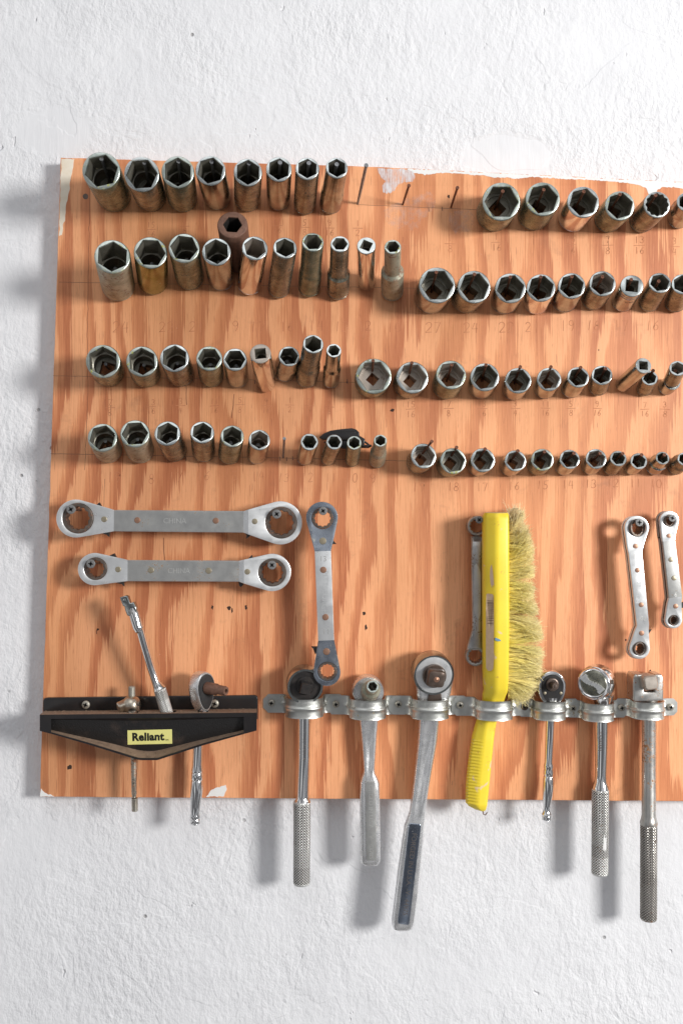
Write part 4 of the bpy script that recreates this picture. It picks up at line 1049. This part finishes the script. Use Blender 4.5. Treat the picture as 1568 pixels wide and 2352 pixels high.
bm = BM(); c = W(1267, 1572, 22); lathe(bm, c, Vector((.1, -1, 0)), [(0, 6.4), (1.4, 6.4), (1.8, 5.8), (1.8, 4.4), (1.4, 4.4), (1.4, 1)], 32); lathe(bm, c, Vector((.12, -1, -.02)), [(0, 3.4), (9.5, 3.3), (10, 2.9), (10.1, .2)], 16); lathe(bm, c + Vector((1.1, -10, -.2)), Vector((.12, -1, 0)), [(0, 1.4), (.5, 1.3), (.6, .2)], 12)
obj('square_drive', bm, 'darkbr', t)
bm = BM(); px_rod(bm, [(1600, 1244, 1288), (1630, 1248, 1280), (1655, 1251.8, 1272), (1700, 1251.5, 1270.5), (1750, 1250, 1268), (1757, 1248, 1269.5), (1762, 1247.6, 1270), (1766, 1249, 1269), (1771, 1247.6, 1270.4), (1778, 1247.6, 1270.4), (1782, 1249, 1269), (1786, 1247, 1270.4), (1800, 1245.4, 1270.2), (1812, 1245, 1269.6), (1830, 1246, 1267.5), (1850, 1247.5, 1263.5), (1859, 1248, 1262.6), (1866, 1245, 1263.5), (1870, 1242.6, 1265), (1873, 1243.8, 1264.2), (1876, 1242.5, 1265), (1879, 1243.6, 1264.4), (1882, 1242.6, 1265), (1883.5, 1245, 1262)], 14, 26)
obj('handle', bm, 'chrome', t)
# 5 round ball-headed ratchet
t = thing('ratchet', 'chrome ball-headed ratchet with a dial on its face and knurled grip', 'ratchet', W(1380, 1760, 8), G)
ax = Vector((-.50, -.86, .03)).normalized(); c = W(1361, 1570, 40); R = 15.2
bm = BM(); lathe(bm, c - ax * 32, ax, [(0, R * .35), (3, R * .72), (9, R * 1.02), (16, R * 1.12), (22, R * 1.08), (26, R * .98), (26.5, R * 1.02), (29.5, R * 1.03), (30, R * .98), (31.8, R * .93), (32, R * .86), (31.4, R * .80), (31.4, R * .2)], 56); obj('head', bm, 'chrome', t)
bm = BM(); lathe(bm, c - ax * .8, ax, [(0, R * .76), (1.2, R * .76), (1.6, R * .70), (.9, R * .3), (.9, R * .05)], 40); obj('dial', bm, 'brown', t)
a_, u_, v_ = frame(ax)
bm = BM(); Rm = Matrix((u_, -a_, v_)).transposed()
Rm = Rm @ Matrix.Rotation(.75, 3, 'Y')
for i in range(9):
    q = -1 + i / 4; box(bm, c + Rm @ Vector((q * R * .64, -1.9, math.sin(q * 2.4) * 2.0)), R * .20, 3.6, 3.4 + 3.2 * q * q, 0, Rm)
obj('dial_lever', bm, 'plate', t, smooth=0)
bm = BM(); px_rod(bm, [(1588, 1358, 1410, 22), (1610, 1362, 1402, 16), (1640, 1364, 1396), (1660, 1364, 1395.6), (1720, 1365.5, 1394), (1780, 1366.8, 1392), (1795, 1365, 1393), (1806, 1360, 1396), (1812, 1358.5, 1397)], 13, 28); obj('shaft', bm, 'chrome', t)
bm = BM(); knurled(bm, 1811, 1377.8, 2008, 1376.2, 19.7, 19.4, 13); obj('grip', bm, ['knurl', 'groove'], t, smooth=0)
bm = BM(); text_bm(bm, 'TAIWAN', on_rod(1372, 1699, 13, 15, -PI / 2), size=4.8, ext=.12); obj('stamped_lettering', bm, 'lettering_dark', t, smooth=0)
bm = BM(); c5 = W(1389.5, 1934, 13 + 7.6); slab(bm, blob(1388, 1936, 3.2, 18, 20, .4, 4.4), [], 19.0, 21.3, .3); obj('paint_spot', bm, 'white', t)
# 6 breaker bar
t = thing('breaker_bar', 'long rust-specked breaker bar with forked head and dark knurled grip', 'breaker bar', W(1488, 1780, 8), G)
bm = BM()
slab(bm, [(1459, 1553), (1474, 1553), (1475, 1556), (1475, 1590), (1478, 1593), (1503, 1593), (1506, 1590), (1506, 1556), (1507, 1553), (1516, 1553), (1519, 1558), (1519, 1606), (1460, 1608), (1457, 1606), (1457, 1557)], [], 8, 30, 1.6)
obj('fork', bm, 'speck', t, smooth=40)
bm = BM(); c = W(1493, 1567.6, 42); lathe(bm, c + Vector((1, 26, -2)), Vector((-.02, -1, .06)), [(0, rsq(6.8)), (22, rsq(7.0)), (25, rsq(6.6)), (26.4, rsq(5.4)), (26.5, 1)], 40, rot=.15)
obj('square_drive', bm, 'insidel', t)
bm = BM(); rod(bm, [W(1470, 1572, 19), W(1512, 1572, 19)], [3, 3], 16); obj('pivot_pin', bm, 'screw', t)
bm = BM(); px_rod(bm, [(1600, 1469, 1509), (1650, 1473, 1505), (1700, 1473, 1505), (1872, 1473, 1505), (1882, 1471, 1506.5), (1890, 1468, 1508.5), (1893, 1469, 1508)], 14, 28); obj('shaft', bm, 'speck', t)
bm = BM(); knurled(bm, 1892, 1488.6, 2112, 1488, 19.2, 19.2, 14); obj('grip', bm, ['knurld', 'groove'], t, smooth=0)

# ------------------------------------------------------------------ yellow brush
t = thing('bench_brush', 'yellow plastic bench brush with tan bristles, handle hanging through a strap', 'brush', W(1140, 1500, 20))
def bsec(y, xl, xr, ridge, hc, dep, n=40, rib=0.0):
    if y < 1600: xl += 5
    s = sc_(hc + dep); X0, X1 = (xl - 784) * s, (xr - 784) * s; z = (1176 - y) * s; xr_ = X0 + (X1 - X0) * ridge
    # section: left face slopes back from ridge, right face flatter; rounded by sampling a polygon
    poly = [Vector((X0, hc + dep * .35)), Vector((xr_ , hc + dep)), Vector((X1 - 1.5, hc + dep * .86)), Vector((X1, hc + dep * .6)), Vector((X1, hc - dep * .8)), Vector((X1 - 3, hc - dep)), Vector((X0 + 3, hc - dep)), Vector((X0, hc - dep * .8))]
    # chaikin rounding twice
    for _ in range(2):
        q = []
        for a, b in zip(poly, poly[1:] + poly[:1]): q += [a.lerp(b, .13), a.lerp(b, .87)]
        poly = q
    out = [Vector((p.x + (-rib if p.x < xr_ and p.y > hc - dep * .5 else 0), -p.y, z)) for p in poly]
    return out
st = []
st += [(1176.5, 1116, 1164, .47, 33, 6), (1178, 1112, 1168, .47, 33, 9.5), (1183, 1109.5, 1170, .47, 33, 11.5), (1192, 1108.6, 1170.8, .47, 33, 12.5), (1300, 1108.6, 1171, .46, 33, 12.5), (1400, 1108.6, 1171.4, .46, 32, 12.5), (1480, 1108.8, 1171, .46, 30, 12.5), (1550, 1109, 1169.5, .46, 27, 12.3), (1580, 1110, 1168.5, .45, 25, 12), (1592, 1111.5, 1167, .44, 23, 11.5), (1600, 1113, 1163, .42, 21, 10.5), (1615, 1112, 1158, .4, 17, 9.5), (1640, 1106, 1148, .4, 15, 9.5), (1655, 1100.5, 1142.5, .42, 14, 9.5), (1680, 1093, 1138, .45, 14, 9.5), (1698, 1088, 1135.5, .48, 15, 9.5)]
y = 1702
while y < 1852:
    k = (y - 1700) / 150
    xl = 1087.5 - 14.5 * math.sin(min(1, k * 1.05) * PI / 2); xr = 1135 - 15 * k
    for dy, rb in ((0, 0), (1.4, .8), (3.2, .8), (4.6, 0)):
        st.append((y + dy, xl, xr, .5, 15 + 1.5 * k, 9.5, rb))
    y += 7.2
st += [(1856, 1077, 1119, .5, 16, 9), (1862, 1090, 1117, .5, 16, 7.5), (1864, 1100, 1114, .5, 16, 5)]
bm = BM(); loft(bm, [bsec(s[0], s[1], s[2], s[3], s[4], s[5], rib=s[6] if len(s) > 6 else 0) for s in st]); obj('handle', bm, 'yellow', t, smooth=32)
# sticker on the darker left face
def face_pt(x, y, lift=.12):
    # left face of the block between x=1108.6 and ridge
    s = sc_(45); X = (x - 784) * s
    hc = 33 if y < 1400 else 33 - (y - 1400) / 80 * 3
    X0 = (1108.6 - 784) * s; Xr = X0 + (1171 - 1108.6) * s * .46; k = (X - X0) / (Xr - X0)
    return Vector((X, -(hc + 12.5 * (.35 + .65 * k) + lift), (1176 - y) * s))
def face_patch(pts, mat, name, lift=.12, parent=None):
    bm = BM(); c = [sum(p[0] for p in pts) / len(pts), sum(p[1] for p in pts) / len(pts)]
    vs = [bm.verts.new(face_pt(x, y, lift)) for x, y in pts]; vc = bm.verts.new(face_pt(c[0], c[1], lift))
    ys = sorted(pts, key=lambda p: p[1])
    for i in range(len(vs)): bm.faces.new((vs[i], vs[(i + 1) % len(vs)], vc))
    return obj(name, bm, mat, parent or t, smooth=0)
stk = face_patch([(1118, 1366), (1121, 1364), (1131, 1365), (1133, 1369), (1133.5, 1400), (1134, 1430), (1134.6, 1470), (1135, 1520), (1134, 1538), (1130, 1544), (1123, 1544), (1119, 1538), (1118, 1500), (1117.5, 1440), (1117, 1400)], 'sticker', 'barcode_sticker')
bm = BM(); y = 1380
while y < 1436:
    w = random.choice((.6, 1.0, 1.6)); a, b = face_pt(1120, y, .25), face_pt(1133, y, .25)
    vs = [bm.verts.new(p) for p in (a, b, b - Vector((0, 0, w * .42)), a - Vector((0, 0, w * .42)))]; bm.faces.new(vs); y += w + random.choice((1.4, 2.2, 3.2))
obj('faded_bars', bm, 'bars', t, smooth=0)
face_patch([(1126, 1305), (1129, 1296), (1131, 1308), (1133, 1330), (1134, 1345), (1130, 1344), (1131, 1352), (1127, 1343), (1125, 1325)], 'sticker', 'torn_label')
bm = BM()
s = sc_(44)
slab(bm, [(1137, 1465), (1146, 1468), (1150, 1472), (1143, 1473), (1136, 1470)], [], 39.5, 42.75, .1); obj('paint_dash', bm, 'bluepaint', t, smooth=0)
# bristles: fibres rooted in the block's right side
env = [(1163, 1158, 1182), (1172, 1158, 1205), (1187, 1160, 1209), (1207, 1165, 1215.8), (1233, 1165, 1224), (1268, 1165, 1229), (1312, 1165, 1230), (1367, 1165, 1232), (1411, 1165, 1240), (1455, 1165, 1250), (1488, 1165, 1253), (1521, 1165, 1253), (1554, 1165, 1250), (1576, 1165, 1240), (1593, 1165, 1229), (1613, 1165, 1213), (1624, 1165, 1192)]
def tipx(y):
    for a, b in zip(env, env[1:]):
        if a[0] <= y <= b[0]: return a[2] + (b[2] - a[2]) * (y - a[0]) / (b[0] - a[0])
    return env[0][2] if y < env[0][0] else env[-1][2]
bm = BM(); cl = bm.verts.layers.float_color.new('fibre')
rb = random.Random(11)
NF = 7500
for i in range(NF):
    tuft = rb.randrange(44); tr_ = random.Random(tuft * 7 + 3); ty = 1182 + (1604 - 1182) * (tuft + .5) / 44
    y0 = ty + rb.gauss(0, 2.3); hk = rb.choice((0, 1, 2)); h0 = (17, 26, 35)[hk] + rb.gauss(0, 2.0)
    h0 -= max(0, (y0 - 1400) / 200) * 8
    tf = tr_.uniform(-22, 22) + random.Random(tuft * 3 + hk).uniform(-9, 9)
    yy = y0 + (y0 - 1390) * .07 + rb.gauss(0, 4.5) + tf - (8 if y0 < 1300 else 0)
    yy = max(1168, min(1620, yy))
    x1 = tipx(yy) - abs(rb.gauss(0, 4)) - tr_.uniform(0, 10) - (rb.random() < .3) * rb.random() * 26 + (rb.random() < .05) * 5
    h1 = h0 + (h0 - 26) * .45 + rb.gauss(0, 2.5)
    P0 = W(1166, y0, h0); P3 = W(x1, yy, max(2, h1)); L = (P3 - P0).length
    P1 = P0.lerp(P3, .35) + Vector((0, 0, (P0.z - P3.z) * .25)) + Vector((rb.gauss(0, .6), rb.gauss(0, .8), rb.gauss(0, .8)))
    P2 = P0.lerp(P3, .75) + Vector((rb.gauss(0, .9), rb.gauss(0, 1.8), rb.gauss(0, 2.0)))
    if rb.random() < .4: P3 = P3 + Vector((rb.gauss(-2, 2.5), rb.gauss(0, 2.5), rb.gauss(0, 4)))
    pts = [P0, P1, P2, P3]
    pts = [P0, P0.lerp(P1, .6), P1.lerp(P2, .3), P1.lerp(P2, .8), P2.lerp(P3, .5), P3]
    r = rb.uniform(.13, .21)
    dusty = max(tr_.uniform(0, .35), max(0, min(1, (1270 - y0) / 70))); v = rb.uniform(.8, 1.2) * tr_.uniform(.84, 1.12)
    rows = []
    for k, p in enumerate(pts):
        a, u, w = frame(pts[min(k + 1, 5)] - pts[max(k - 1, 0)])
        tt = k / 5
        c0 = Vector((.90, .74, .12)); c1 = Vector((.86, .76, .30)); c2 = Vector((.70, .56, .34))
        cc = c0.lerp(c1, min(1, tt * 1.1)).lerp(c2, max(dusty * .9, tt ** 4 * .55)) * v
        rr = r * (1 - .35 * tt); row_ = []
        for q in range(3):
            vt = bm.verts.new(p + (u * math.cos(q * 2.094) + w * math.sin(q * 2.094)) * rr); vt[cl] = (cc.x, cc.y, cc.z, 1); row_.append(vt)
        rows.append(row_)
    for k in range(5):
        for q in range(3): bm.faces.new((rows[k][q], rows[k][(q + 1) % 3], rows[k + 1][(q + 1) % 3], rows[k + 1][q]))
obj('bristles', bm, 'bristle', t, smooth=0)
bm = BM(); rod(bm, [W(1108, 1862, 12), W(1109, 1870, 12), W(1114, 1872, 13), W(1118, 1866, 14)], [.5] * 4, 6); obj('hanging_loop', bm, 'nail_r', t)

# ------------------------------------------------------------------ black tool holder
t = thing('tool_holder', 'black plastic tray-like holder with yellow Reliant label'.replace('Reliant ', 'printed '), 'tool holder', W(340, 1640, 2))
bm = BM(); slab(bm, [(101, 1610), (104, 1606), (110, 1604.5), (584, 1599), (589, 1601), (590, 1606), (590, 1650), (101, 1656)], [], .6, 4.5, .8); obj('back_plate', bm, 'bplast', t)
HF = 46
def quadstrip(bm, A, B, mi=0):
    ra = [bm.verts.new(p) for p in A]; rb_ = [bm.verts.new(p) for p in B]
    for i in range(len(A) - 1): bm.faces.new((ra[i], ra[i + 1], rb_[i + 1], rb_[i])).material_index = mi
# tray: top surface with real thickness and three holes for tools
def tray_pt(u, v):   # u 0..1 left-right, v 0 back..1 front
    hb = 4; h = hb + (HF - hb) * v
    xb0, xb1, xf0, xf1 = 102, 590, 92, 589.5
    yb = 1633 + (1627.5 - 1633) * u; yf = 1641.6 + (1636.8 - 1641.6) * u
    return W(xb0 + (xf0 - xb0) * v + ((xb1 + (xf1 - xb1) * v) - (xb0 + (xf0 - xb0) * v)) * u, yb + (yf - yb) * v, h)
bm = BM(); NU = 40; NVv = 8
holes_u = (.43, .585, .745)
gt = [[tray_pt(i / NU, j / NVv) for j in range(NVv + 1)] for i in range(NU + 1)]
def is_hole(i, j): return 2 <= j <= 5 and any(abs((i + .5) / NU - u) < .028 for u in holes_u)
vt = [[bm.verts.new(p) for p in r_] for r_ in gt]; vb = [[bm.verts.new(p + Vector((0, 0, -3))) for p in r_] for r_ in gt]
for i in range(NU):
    for j in range(NVv):
        if is_hole(i, j): continue
        bm.faces.new((vt[i][j], vt[i + 1][j], vt[i + 1][j + 1], vt[i][j + 1])).material_index = 0
        bm.faces.new((vb[i][j + 1], vb[i + 1][j + 1], vb[i + 1][j], vb[i][j])).material_index = 1
for i in (0, NU):
    for j in range(NVv): bm.faces.new((vt[i][j], vt[i][j + 1], vb[i][j + 1], vb[i][j])).material_index = 1
obj('tray', bm, ['dusty', 'bplast'], t, smooth=0)
# front: rim outline raised, recessed pebbled panel, dusty lower ledge
def boty(x):      # outer lower outline
    P = [(92, 1679), (120, 1686), (200, 1709), (300, 1740), (320, 1746), (362, 1746), (380, 1740), (470, 1711), (589.5, 1678)]
    for a, b in zip(P, P[1:]):
        if a[0] <= x <= b[0]: return a[1] + (b[1] - a[1]) * (x - a[0]) / (b[0] - a[0])
    return 1679
def iny(x):       # inner lower outline on the recessed panel
    P = [(92, 1672), (120, 1677), (250, 1706), (318, 1723), (335, 1725), (355, 1725), (370, 1722), (450, 1702), (557, 1677), (589.5, 1668)]
    for a, b in zip(P, P[1:]):
        if a[0] <= x <= b[0]: return a[1] + (b[1] - a[1]) * (x - a[0]) / (b[0] - a[0])
    return 1679
def topy(x): return 1641.6 - (x - 92) / 497.5 * 4.8
xs = [92, 100, 118] + [118 + (560 - 118) * i / 60 for i in range(1, 61)] + [572, 582, 589.5]
bm = BM()
lip = 10
quadstrip(bm, [W(x, topy(x), HF) for x in xs], [W(x, topy(x) + lip, HF) for x in xs], 0)                       # top lip
xin = [x for x in xs if 118 <= x <= 560]
def rec(x, y):   # recessed depth
    return HF - 5 - 9 * max(0, min(1, (y - 1652) / 70))
def sag(x): return 4 * math.sin(PI * (x - 118) / 442) ** 2
quadstrip(bm, [W(x, topy(x) + lip, HF) for x in xin], [W(x, topy(x) + lip + 2 + sag(x), HF - 5) for x in xin], 0)
lower_in = [W(x, iny(x), rec(x, iny(x))) for x in xin]
prev = [W(x, topy(x) + lip + 2 + sag(x), HF - 5) for x in xin]
for k in range(1, 7):
    cur = []
    for x in xin:
        ya = topy(x) + lip + 2 + sag(x); yb = iny(x); yv = ya + (yb - ya) * k / 6
        cur.append(W(x, yv, HF - 5 - (HF - 5 - rec(x, yb)) * k / 6))
    quadstrip(bm, prev, cur, 1); prev = cur
quadstrip(bm, prev, [W(x, boty(x) - 4 - 1.2 * math.sin(PI * (x - 118) / 442), HF - 1) for x in xin], 2)          # dusty ledge
quadstrip(bm, [W(x, boty(x) - 4 - 1.2 * math.sin(PI * (x - 118) / 442), HF - 1) for x in xin], [W(x, boty(x) - 3, HF) for x in xin], 0)
quadstrip(bm, [W(x, boty(x) - 3, HF) for x in xs], [W(x, boty(x), HF) for x in xs], 0)
quadstrip(bm, [W(x, boty(x), HF) for x in xs], [W(x, boty(x) - 1, HF - 16) for x in xs], 0)
# end blocks of the front rim and their returns to the tray
for xa_, xb_ in ((92, 118), (560, 589.5)):
    A = [W(xa_, topy(xa_) + lip, HF), W(xb_, topy(xb_) + lip, HF)]; Bq = [W(xa_, boty(xa_) - 3, HF), W(xb_, boty(xb_) - 3, HF)]
    quadstrip(bm, A, Bq, 0)
for xx, sgn in ((118, 1), (560, -1)):
    quadstrip(bm, [W(xx, topy(xx) + lip, HF), W(xx, boty(xx) - 4, HF)], [W(xx, topy(xx) + lip + 2, HF - 5), W(xx, iny(xx), rec(xx, iny(xx)))], 0)
for xx, xb in ((92, 101), (589.5, 590)):
    quadstrip(bm, [W(xx, topy(xx), HF), W(xx, boty(xx), HF)], [W(xb, 1634, 4), W(xb, 1655, 4)], 0)
# back wall of the front shell
quadstrip(bm, [W(x, topy(x) + 2, HF - 16) for x in xs], [W(x, boty(x) - 1, HF - 16) for x in xs], 0)
obj('front_panel', bm, ['bplast', 'pebble', 'dusty'], t, smooth=35)
# label
HL = 40.2
def panel_h(x, y):
    ya = topy(x) + lip + 2 + sag(x); yb = iny(x); k = max(0, min(1, (y - ya) / (yb - ya))); return HF - 5 - (HF - 5 - rec(x, yb)) * k
bm = BM(); NX = 10
grid_ = [[W(293 + 102.3 * i / NX + .7 * j / 4, 1677.5 - 2.4 * i / NX + 33 * j / 4, panel_h(293 + 102.3 * i / NX, 1677.5 - 2.4 * i / NX + 33 * j / 4) + .35) for j in range(5)] for i in range(NX + 1)]
vv = [[bm.verts.new(p) for p in r_] for r_ in grid_]
for i in range(NX):
    for j in range(4): bm.faces.new((vv[i][j], vv[i + 1][j], vv[i + 1][j + 1], vv[i][j + 1]))
lab = obj('label', bm, 'label', t, smooth=0, label='yellow rectangular label with bold black lettering')
def lab_text(x, y, ang=.023):
    def f(X, Y, Z):
        s = sc_(38); px = x + (X * math.cos(ang) - Y * math.sin(ang)) / s; py = y - (X * math.sin(ang) + Y * math.cos(ang)) / s
        return W(px, py, panel_h(px, py) + .45 + Z)
    return f
bm = BM(); text_bm(bm, 'Reliant', lab_text(340, 1693), size=10.3, ext=.05, bold=.48, spacing=1.06); text_bm(bm, 'TM', lab_text(383, 1700), size=2.8, ext=.05)
obj('lettering', bm, 'ink', lab, smooth=0)
for x, y in ((198, 1618.5), (493.5, 1616)):
    obj('screw', screw_bm(x, y, 6.4, 9.5, rot=.4, dome=2.2), ['screwz', 'black'], t)
# sawdust crumbs lying on the tray and the ledge: stuff
bm = BM(); rb = random.Random(5)
for i in range(260):
    u, v = rb.random(), rb.random(); p = tray_pt(u, v) + Vector((0, 0, .3)); s_ = rb.uniform(.25, .7)
    box(bm, p, s_ * 1.6, s_, s_ * .7, 0, Matrix.Rotation(rb.random() * 3, 3, 'Z'))
o = obj('sawdust', bm, 'dusty', None, smooth=0); o['kind'] = 'stuff'; o['label'] = 'brown sawdust crumbs lying on the black holder'; o['category'] = 'sawdust'

# tools in the holder
HT = 20
t = thing('nut_driver', 'rusty T-handled driver standing in the black holder, leftmost tool there', 'driver', W(306, 1700, HT))
bm = BM(); px_rod(bm, [(1576, 297, 309), (1578, 295.5, 311), (1600, 295.5, 311), (1612, 296, 311)], HT, 20); obj('crossbar', bm, 'screwz', t)
bm = BM(); c = W(304, 1618, HT); lathe(bm, c - Vector((7, 0, 1)), Vector((.95, -.2, .12)), [(0, 6.2), (1.5, 7.8), (5, 9.0), (9, 8.8), (13, 7.2), (14.5, 5)], 28)
lathe(bm, c + Vector((-5.5, -4, .5)), Vector((-.85, -.5, -.28)), [(0, rsq(4.6)), (7, rsq(4.2)), (8, rsq(3.4)), (8.05, .3)], 24); obj('head', bm, 'rusty', t)
bm = BM(); px_rod(bm, [(1620, 299, 314), (1740, 300.7, 314.7), (1785, 301.5, 314), (1822, 302.5, 314.5), (1828, 304, 313), (1832, 303.5, 314)], HT, 20); obj('shaft', bm, 'rusty', t)
bm = BM(); px_rod(bm, [(1831, 304, 314), (1833, 302.5, 317), (1842, 302.8, 317.2), (1862, 303.5, 317.4), (1863.5, 305, 316)], HT, 20); obj('drive_end', bm, 'rusty', t)

t = thing('flex_handle', 'thin silver flex-head handle leaning left out of the black holder', 'handle', W(345, 1560, HT))
def along(pts, h0=None):
    bm = BM(); P = [W(x, y, h) for x, y, r, h in pts]; rod(bm, P, [r * sc_(h) for x, y, r, h in pts], 24); return bm
bm = along([(304, 1396, 10, 33), (308, 1409, 12.5, 33), (317, 1440, 12.5, 32), (321, 1447, 12, 32), (324, 1450, 8.6, 32)]); obj('yoke', bm, 'chrome', t)
bm = along([(320, 1440, 9, 32), (331, 1480, 8.8, 30), (345, 1528, 8.8, 27), (358, 1566, 9, 25), (364, 1577, 12, 24), (367, 1583, 15, 24)]); obj('shaft', bm, 'chrome', t)
bm = BM()
P0, P1 = W(367, 1582, 24), W(389, 1655, 20)
def knurled_line(bm, P0, P1, R0, pitch=2.3, amp=.3):
    a, u, v = frame(P1 - P0); L = (P1 - P0).length; k = max(10, int(round(2 * PI * R0 / pitch))); N = k * 5; rows = int(L / pitch * 5); loops = []
    for i in range(rows + 1):
        z = L * i / rows; loops.append([P0 + a * z + (u * math.cos(2 * PI * j / N) + v * math.sin(2 * PI * j / N)) * (R0 - amp * 1.6 * (1 - min(abs(math.sin(k / 2 * 2 * PI * j / N + PI * z / pitch)), abs(math.sin(k / 2 * 2 * PI * j / N - PI * z / pitch))))) for j in range(N)])
    loft(bm, loops); groove_faces(bm, (P0, a, R0, R0, L))
knurled_line(bm, P0, P1, 14.3 * sc_(22)); obj('grip', bm, ['knurl', 'groove'], t, smooth=0)
bm = BM(); slab(bm, [(278, 1374), (289, 1370.5), (292, 1372), (297, 1388), (306, 1386), (311, 1396), (312, 1408), (303, 1415), (294, 1412), (290, 1402), (288, 1392), (284, 1390)], [circ(285, 1377, 2.6, 14)], 28, 37, 1.0); obj('swivel_drive', bm, 'satin', t)
bm = BM(); c = W(299.8, 1405.5, 38.3); lathe(bm, c + Vector((0, 2, 0)), Vector((0, -1, 0)), [(0, 2.2), (2.4, 2.1), (2.8, 1)], 16); obj('pivot_pin', bm, 'screw', t)

t = thing('ratchet', 'silver ratchet standing in the black holder, head turned sideways', 'ratchet', W(455, 1700, HT))
ax = Vector((.74, -.67, .02)).normalized(); c = W(474, 1580, 27)
bm = BM(); loops = []
a_, u_, v_ = frame(ax)
zz = Vector((0, 0, 1)); zz = (zz - ax * zz.dot(ax)).normalized(); uu = zz.cross(ax).normalized()
def oval(k, t_, kz=1.0):
    lp = []
    for i in range(40):
        a = 2 * PI * i / 40; up = math.cos(a); si = math.sin(a)
        lp.append(c + ax * t_ + zz * (up * (15.5 if up > 0 else 24) * k * kz) + uu * (si * 11.5 * k * (1 - .18 * max(0, -up))))
    return lp
loft(bm, [oval(.82, -15), oval(.96, -13.4), oval(1.0, -11), oval(1.0, -3), oval(.98, -.8), oval(.93, 0)]); obj('head', bm, 'forged', t)
bm = BM(); loft(bm, [oval(.86, -.5), oval(.86, .7), oval(.83, 1.0)]); obj('face_plate', bm, 'faceplate', t)
bm = BM(); px_rod(bm, [(1612, 446, 478, 18), (1640, 446, 468, 18), (1717, 444, 466), (1755, 443.5, 466), (1766, 441, 466.5), (1770, 440, 467), (1773, 441.5, 465.5), (1777, 439.5, 467), (1788, 439.5, 467), (1791, 441, 465.5), (1795, 439, 466.5), (1820, 437, 464.5), (1850, 437.5, 461.5), (1868, 438.5, 459), (1872, 437, 459.8), (1877, 435.8, 460.5), (1880, 437, 459.6), (1883, 435.8, 460.4), (1886, 437, 459.4), (1890, 435.8, 460.2), (1893, 438, 458)], 18, 28); obj('handle', bm, 'chrome', t)
B0 = c + ax * 1; F0 = W(519.5, 1587, 40); a0 = F0 - B0; Ls = a0.length
bm = BM(); hx_ = hexf(2.1)
lathe(bm, B0, a0, [(0, 5.9), (Ls * .5, 5.6), (Ls * .58, 4.7), (Ls - 1, 4.4), (Ls, 4.0), (Ls, hx_), (Ls - 6, hx_), (Ls - 6.05, .3)], 48, cap0=True, cap1=True)
o = obj('socket', bm, 'impact', None, smooth=32, at=B0); tag(o, 'narrow rusty brown socket sticking out of the ratchet head in the black holder', 'socket')

# ------------------------------------------------------------------ light, world, camera
w = bpy.data.worlds.new('World'); scene.world = w; w.use_nodes = True
nt = w.node_tree; bg = nt.nodes['Background']
tc = nt.nodes.new('ShaderNodeTexCoord'); sp = nt.nodes.new('ShaderNodeSeparateXYZ'); nt.links.new(tc.outputs['Generated'], sp.inputs[0])
n1 = noise_(nt, tc.outputs['Generated'], 2.3, 3, .5)
r = ramp(nt, [(.40, (.03, .035, .045)), (.47, (.12, .13, .15)), (.52, (.75, .77, .82)), (.60, (1.7, 1.7, 1.72))]); nt.links.new(n1, r.inputs[0])
gr = ramp(nt, [(.0, (.38, .33, .30)), (.42, (.50, .50, .52)), (1., (1.25, 1.25, 1.28))])
nt.links.new(math_(nt, 'ADD', math_(nt, 'MULTIPLY', sp.outputs[2], .5), .5), gr.inputs[0])
nt.links.new(mixc(nt, .62, gr.outputs[0], r.outputs[0]), bg.inputs['Color']); bg.inputs['Strength'].default_value = .55

def area(name, loc, target, size, power, color=(1, 1, 1), size_y=None):
    l = bpy.data.lights.new(name, 'AREA'); l.energy = power; l.color = color; l.size = size
    if size_y: l.shape = 'RECTANGLE'; l.size_y = size_y
    o = bpy.data.objects.new(name, l); col.objects.link(o); o.location = loc
    o.rotation_euler = (Vector(target) - Vector(loc)).to_track_quat('-Z', 'Y').to_euler()
    return o
area('key_softbox', (2.05, -1.85, .36), (0.05, 0, -.05), .52, 81, (1, .985, .96))
area('overhead_fill', (-.3, -1.6, 1.8), (0, 0, 0), 1.6, 8, (.96, .98, 1))

cam = bpy.data.cameras.new('camera'); co = bpy.data.objects.new('camera', cam); col.objects.link(co)
co.location = (0, -D * S, 0); co.rotation_euler = (PI / 2, 0, 0)
cam.sensor_fit = 'VERTICAL'; cam.sensor_height = 36; cam.sensor_width = 24; cam.lens = 36 * D / (2352 * K); cam.clip_start = .05; cam.clip_end = 50
scene.camera = co
vs_ = scene.view_settings; vs_.view_transform = 'Standard'; vs_.look = 'None'; vs_.exposure = 0; vs_.gamma = 1; vs_.use_curve_mapping = False
scene.cycles.max_bounces = 8; scene.cycles.use_denoising = True
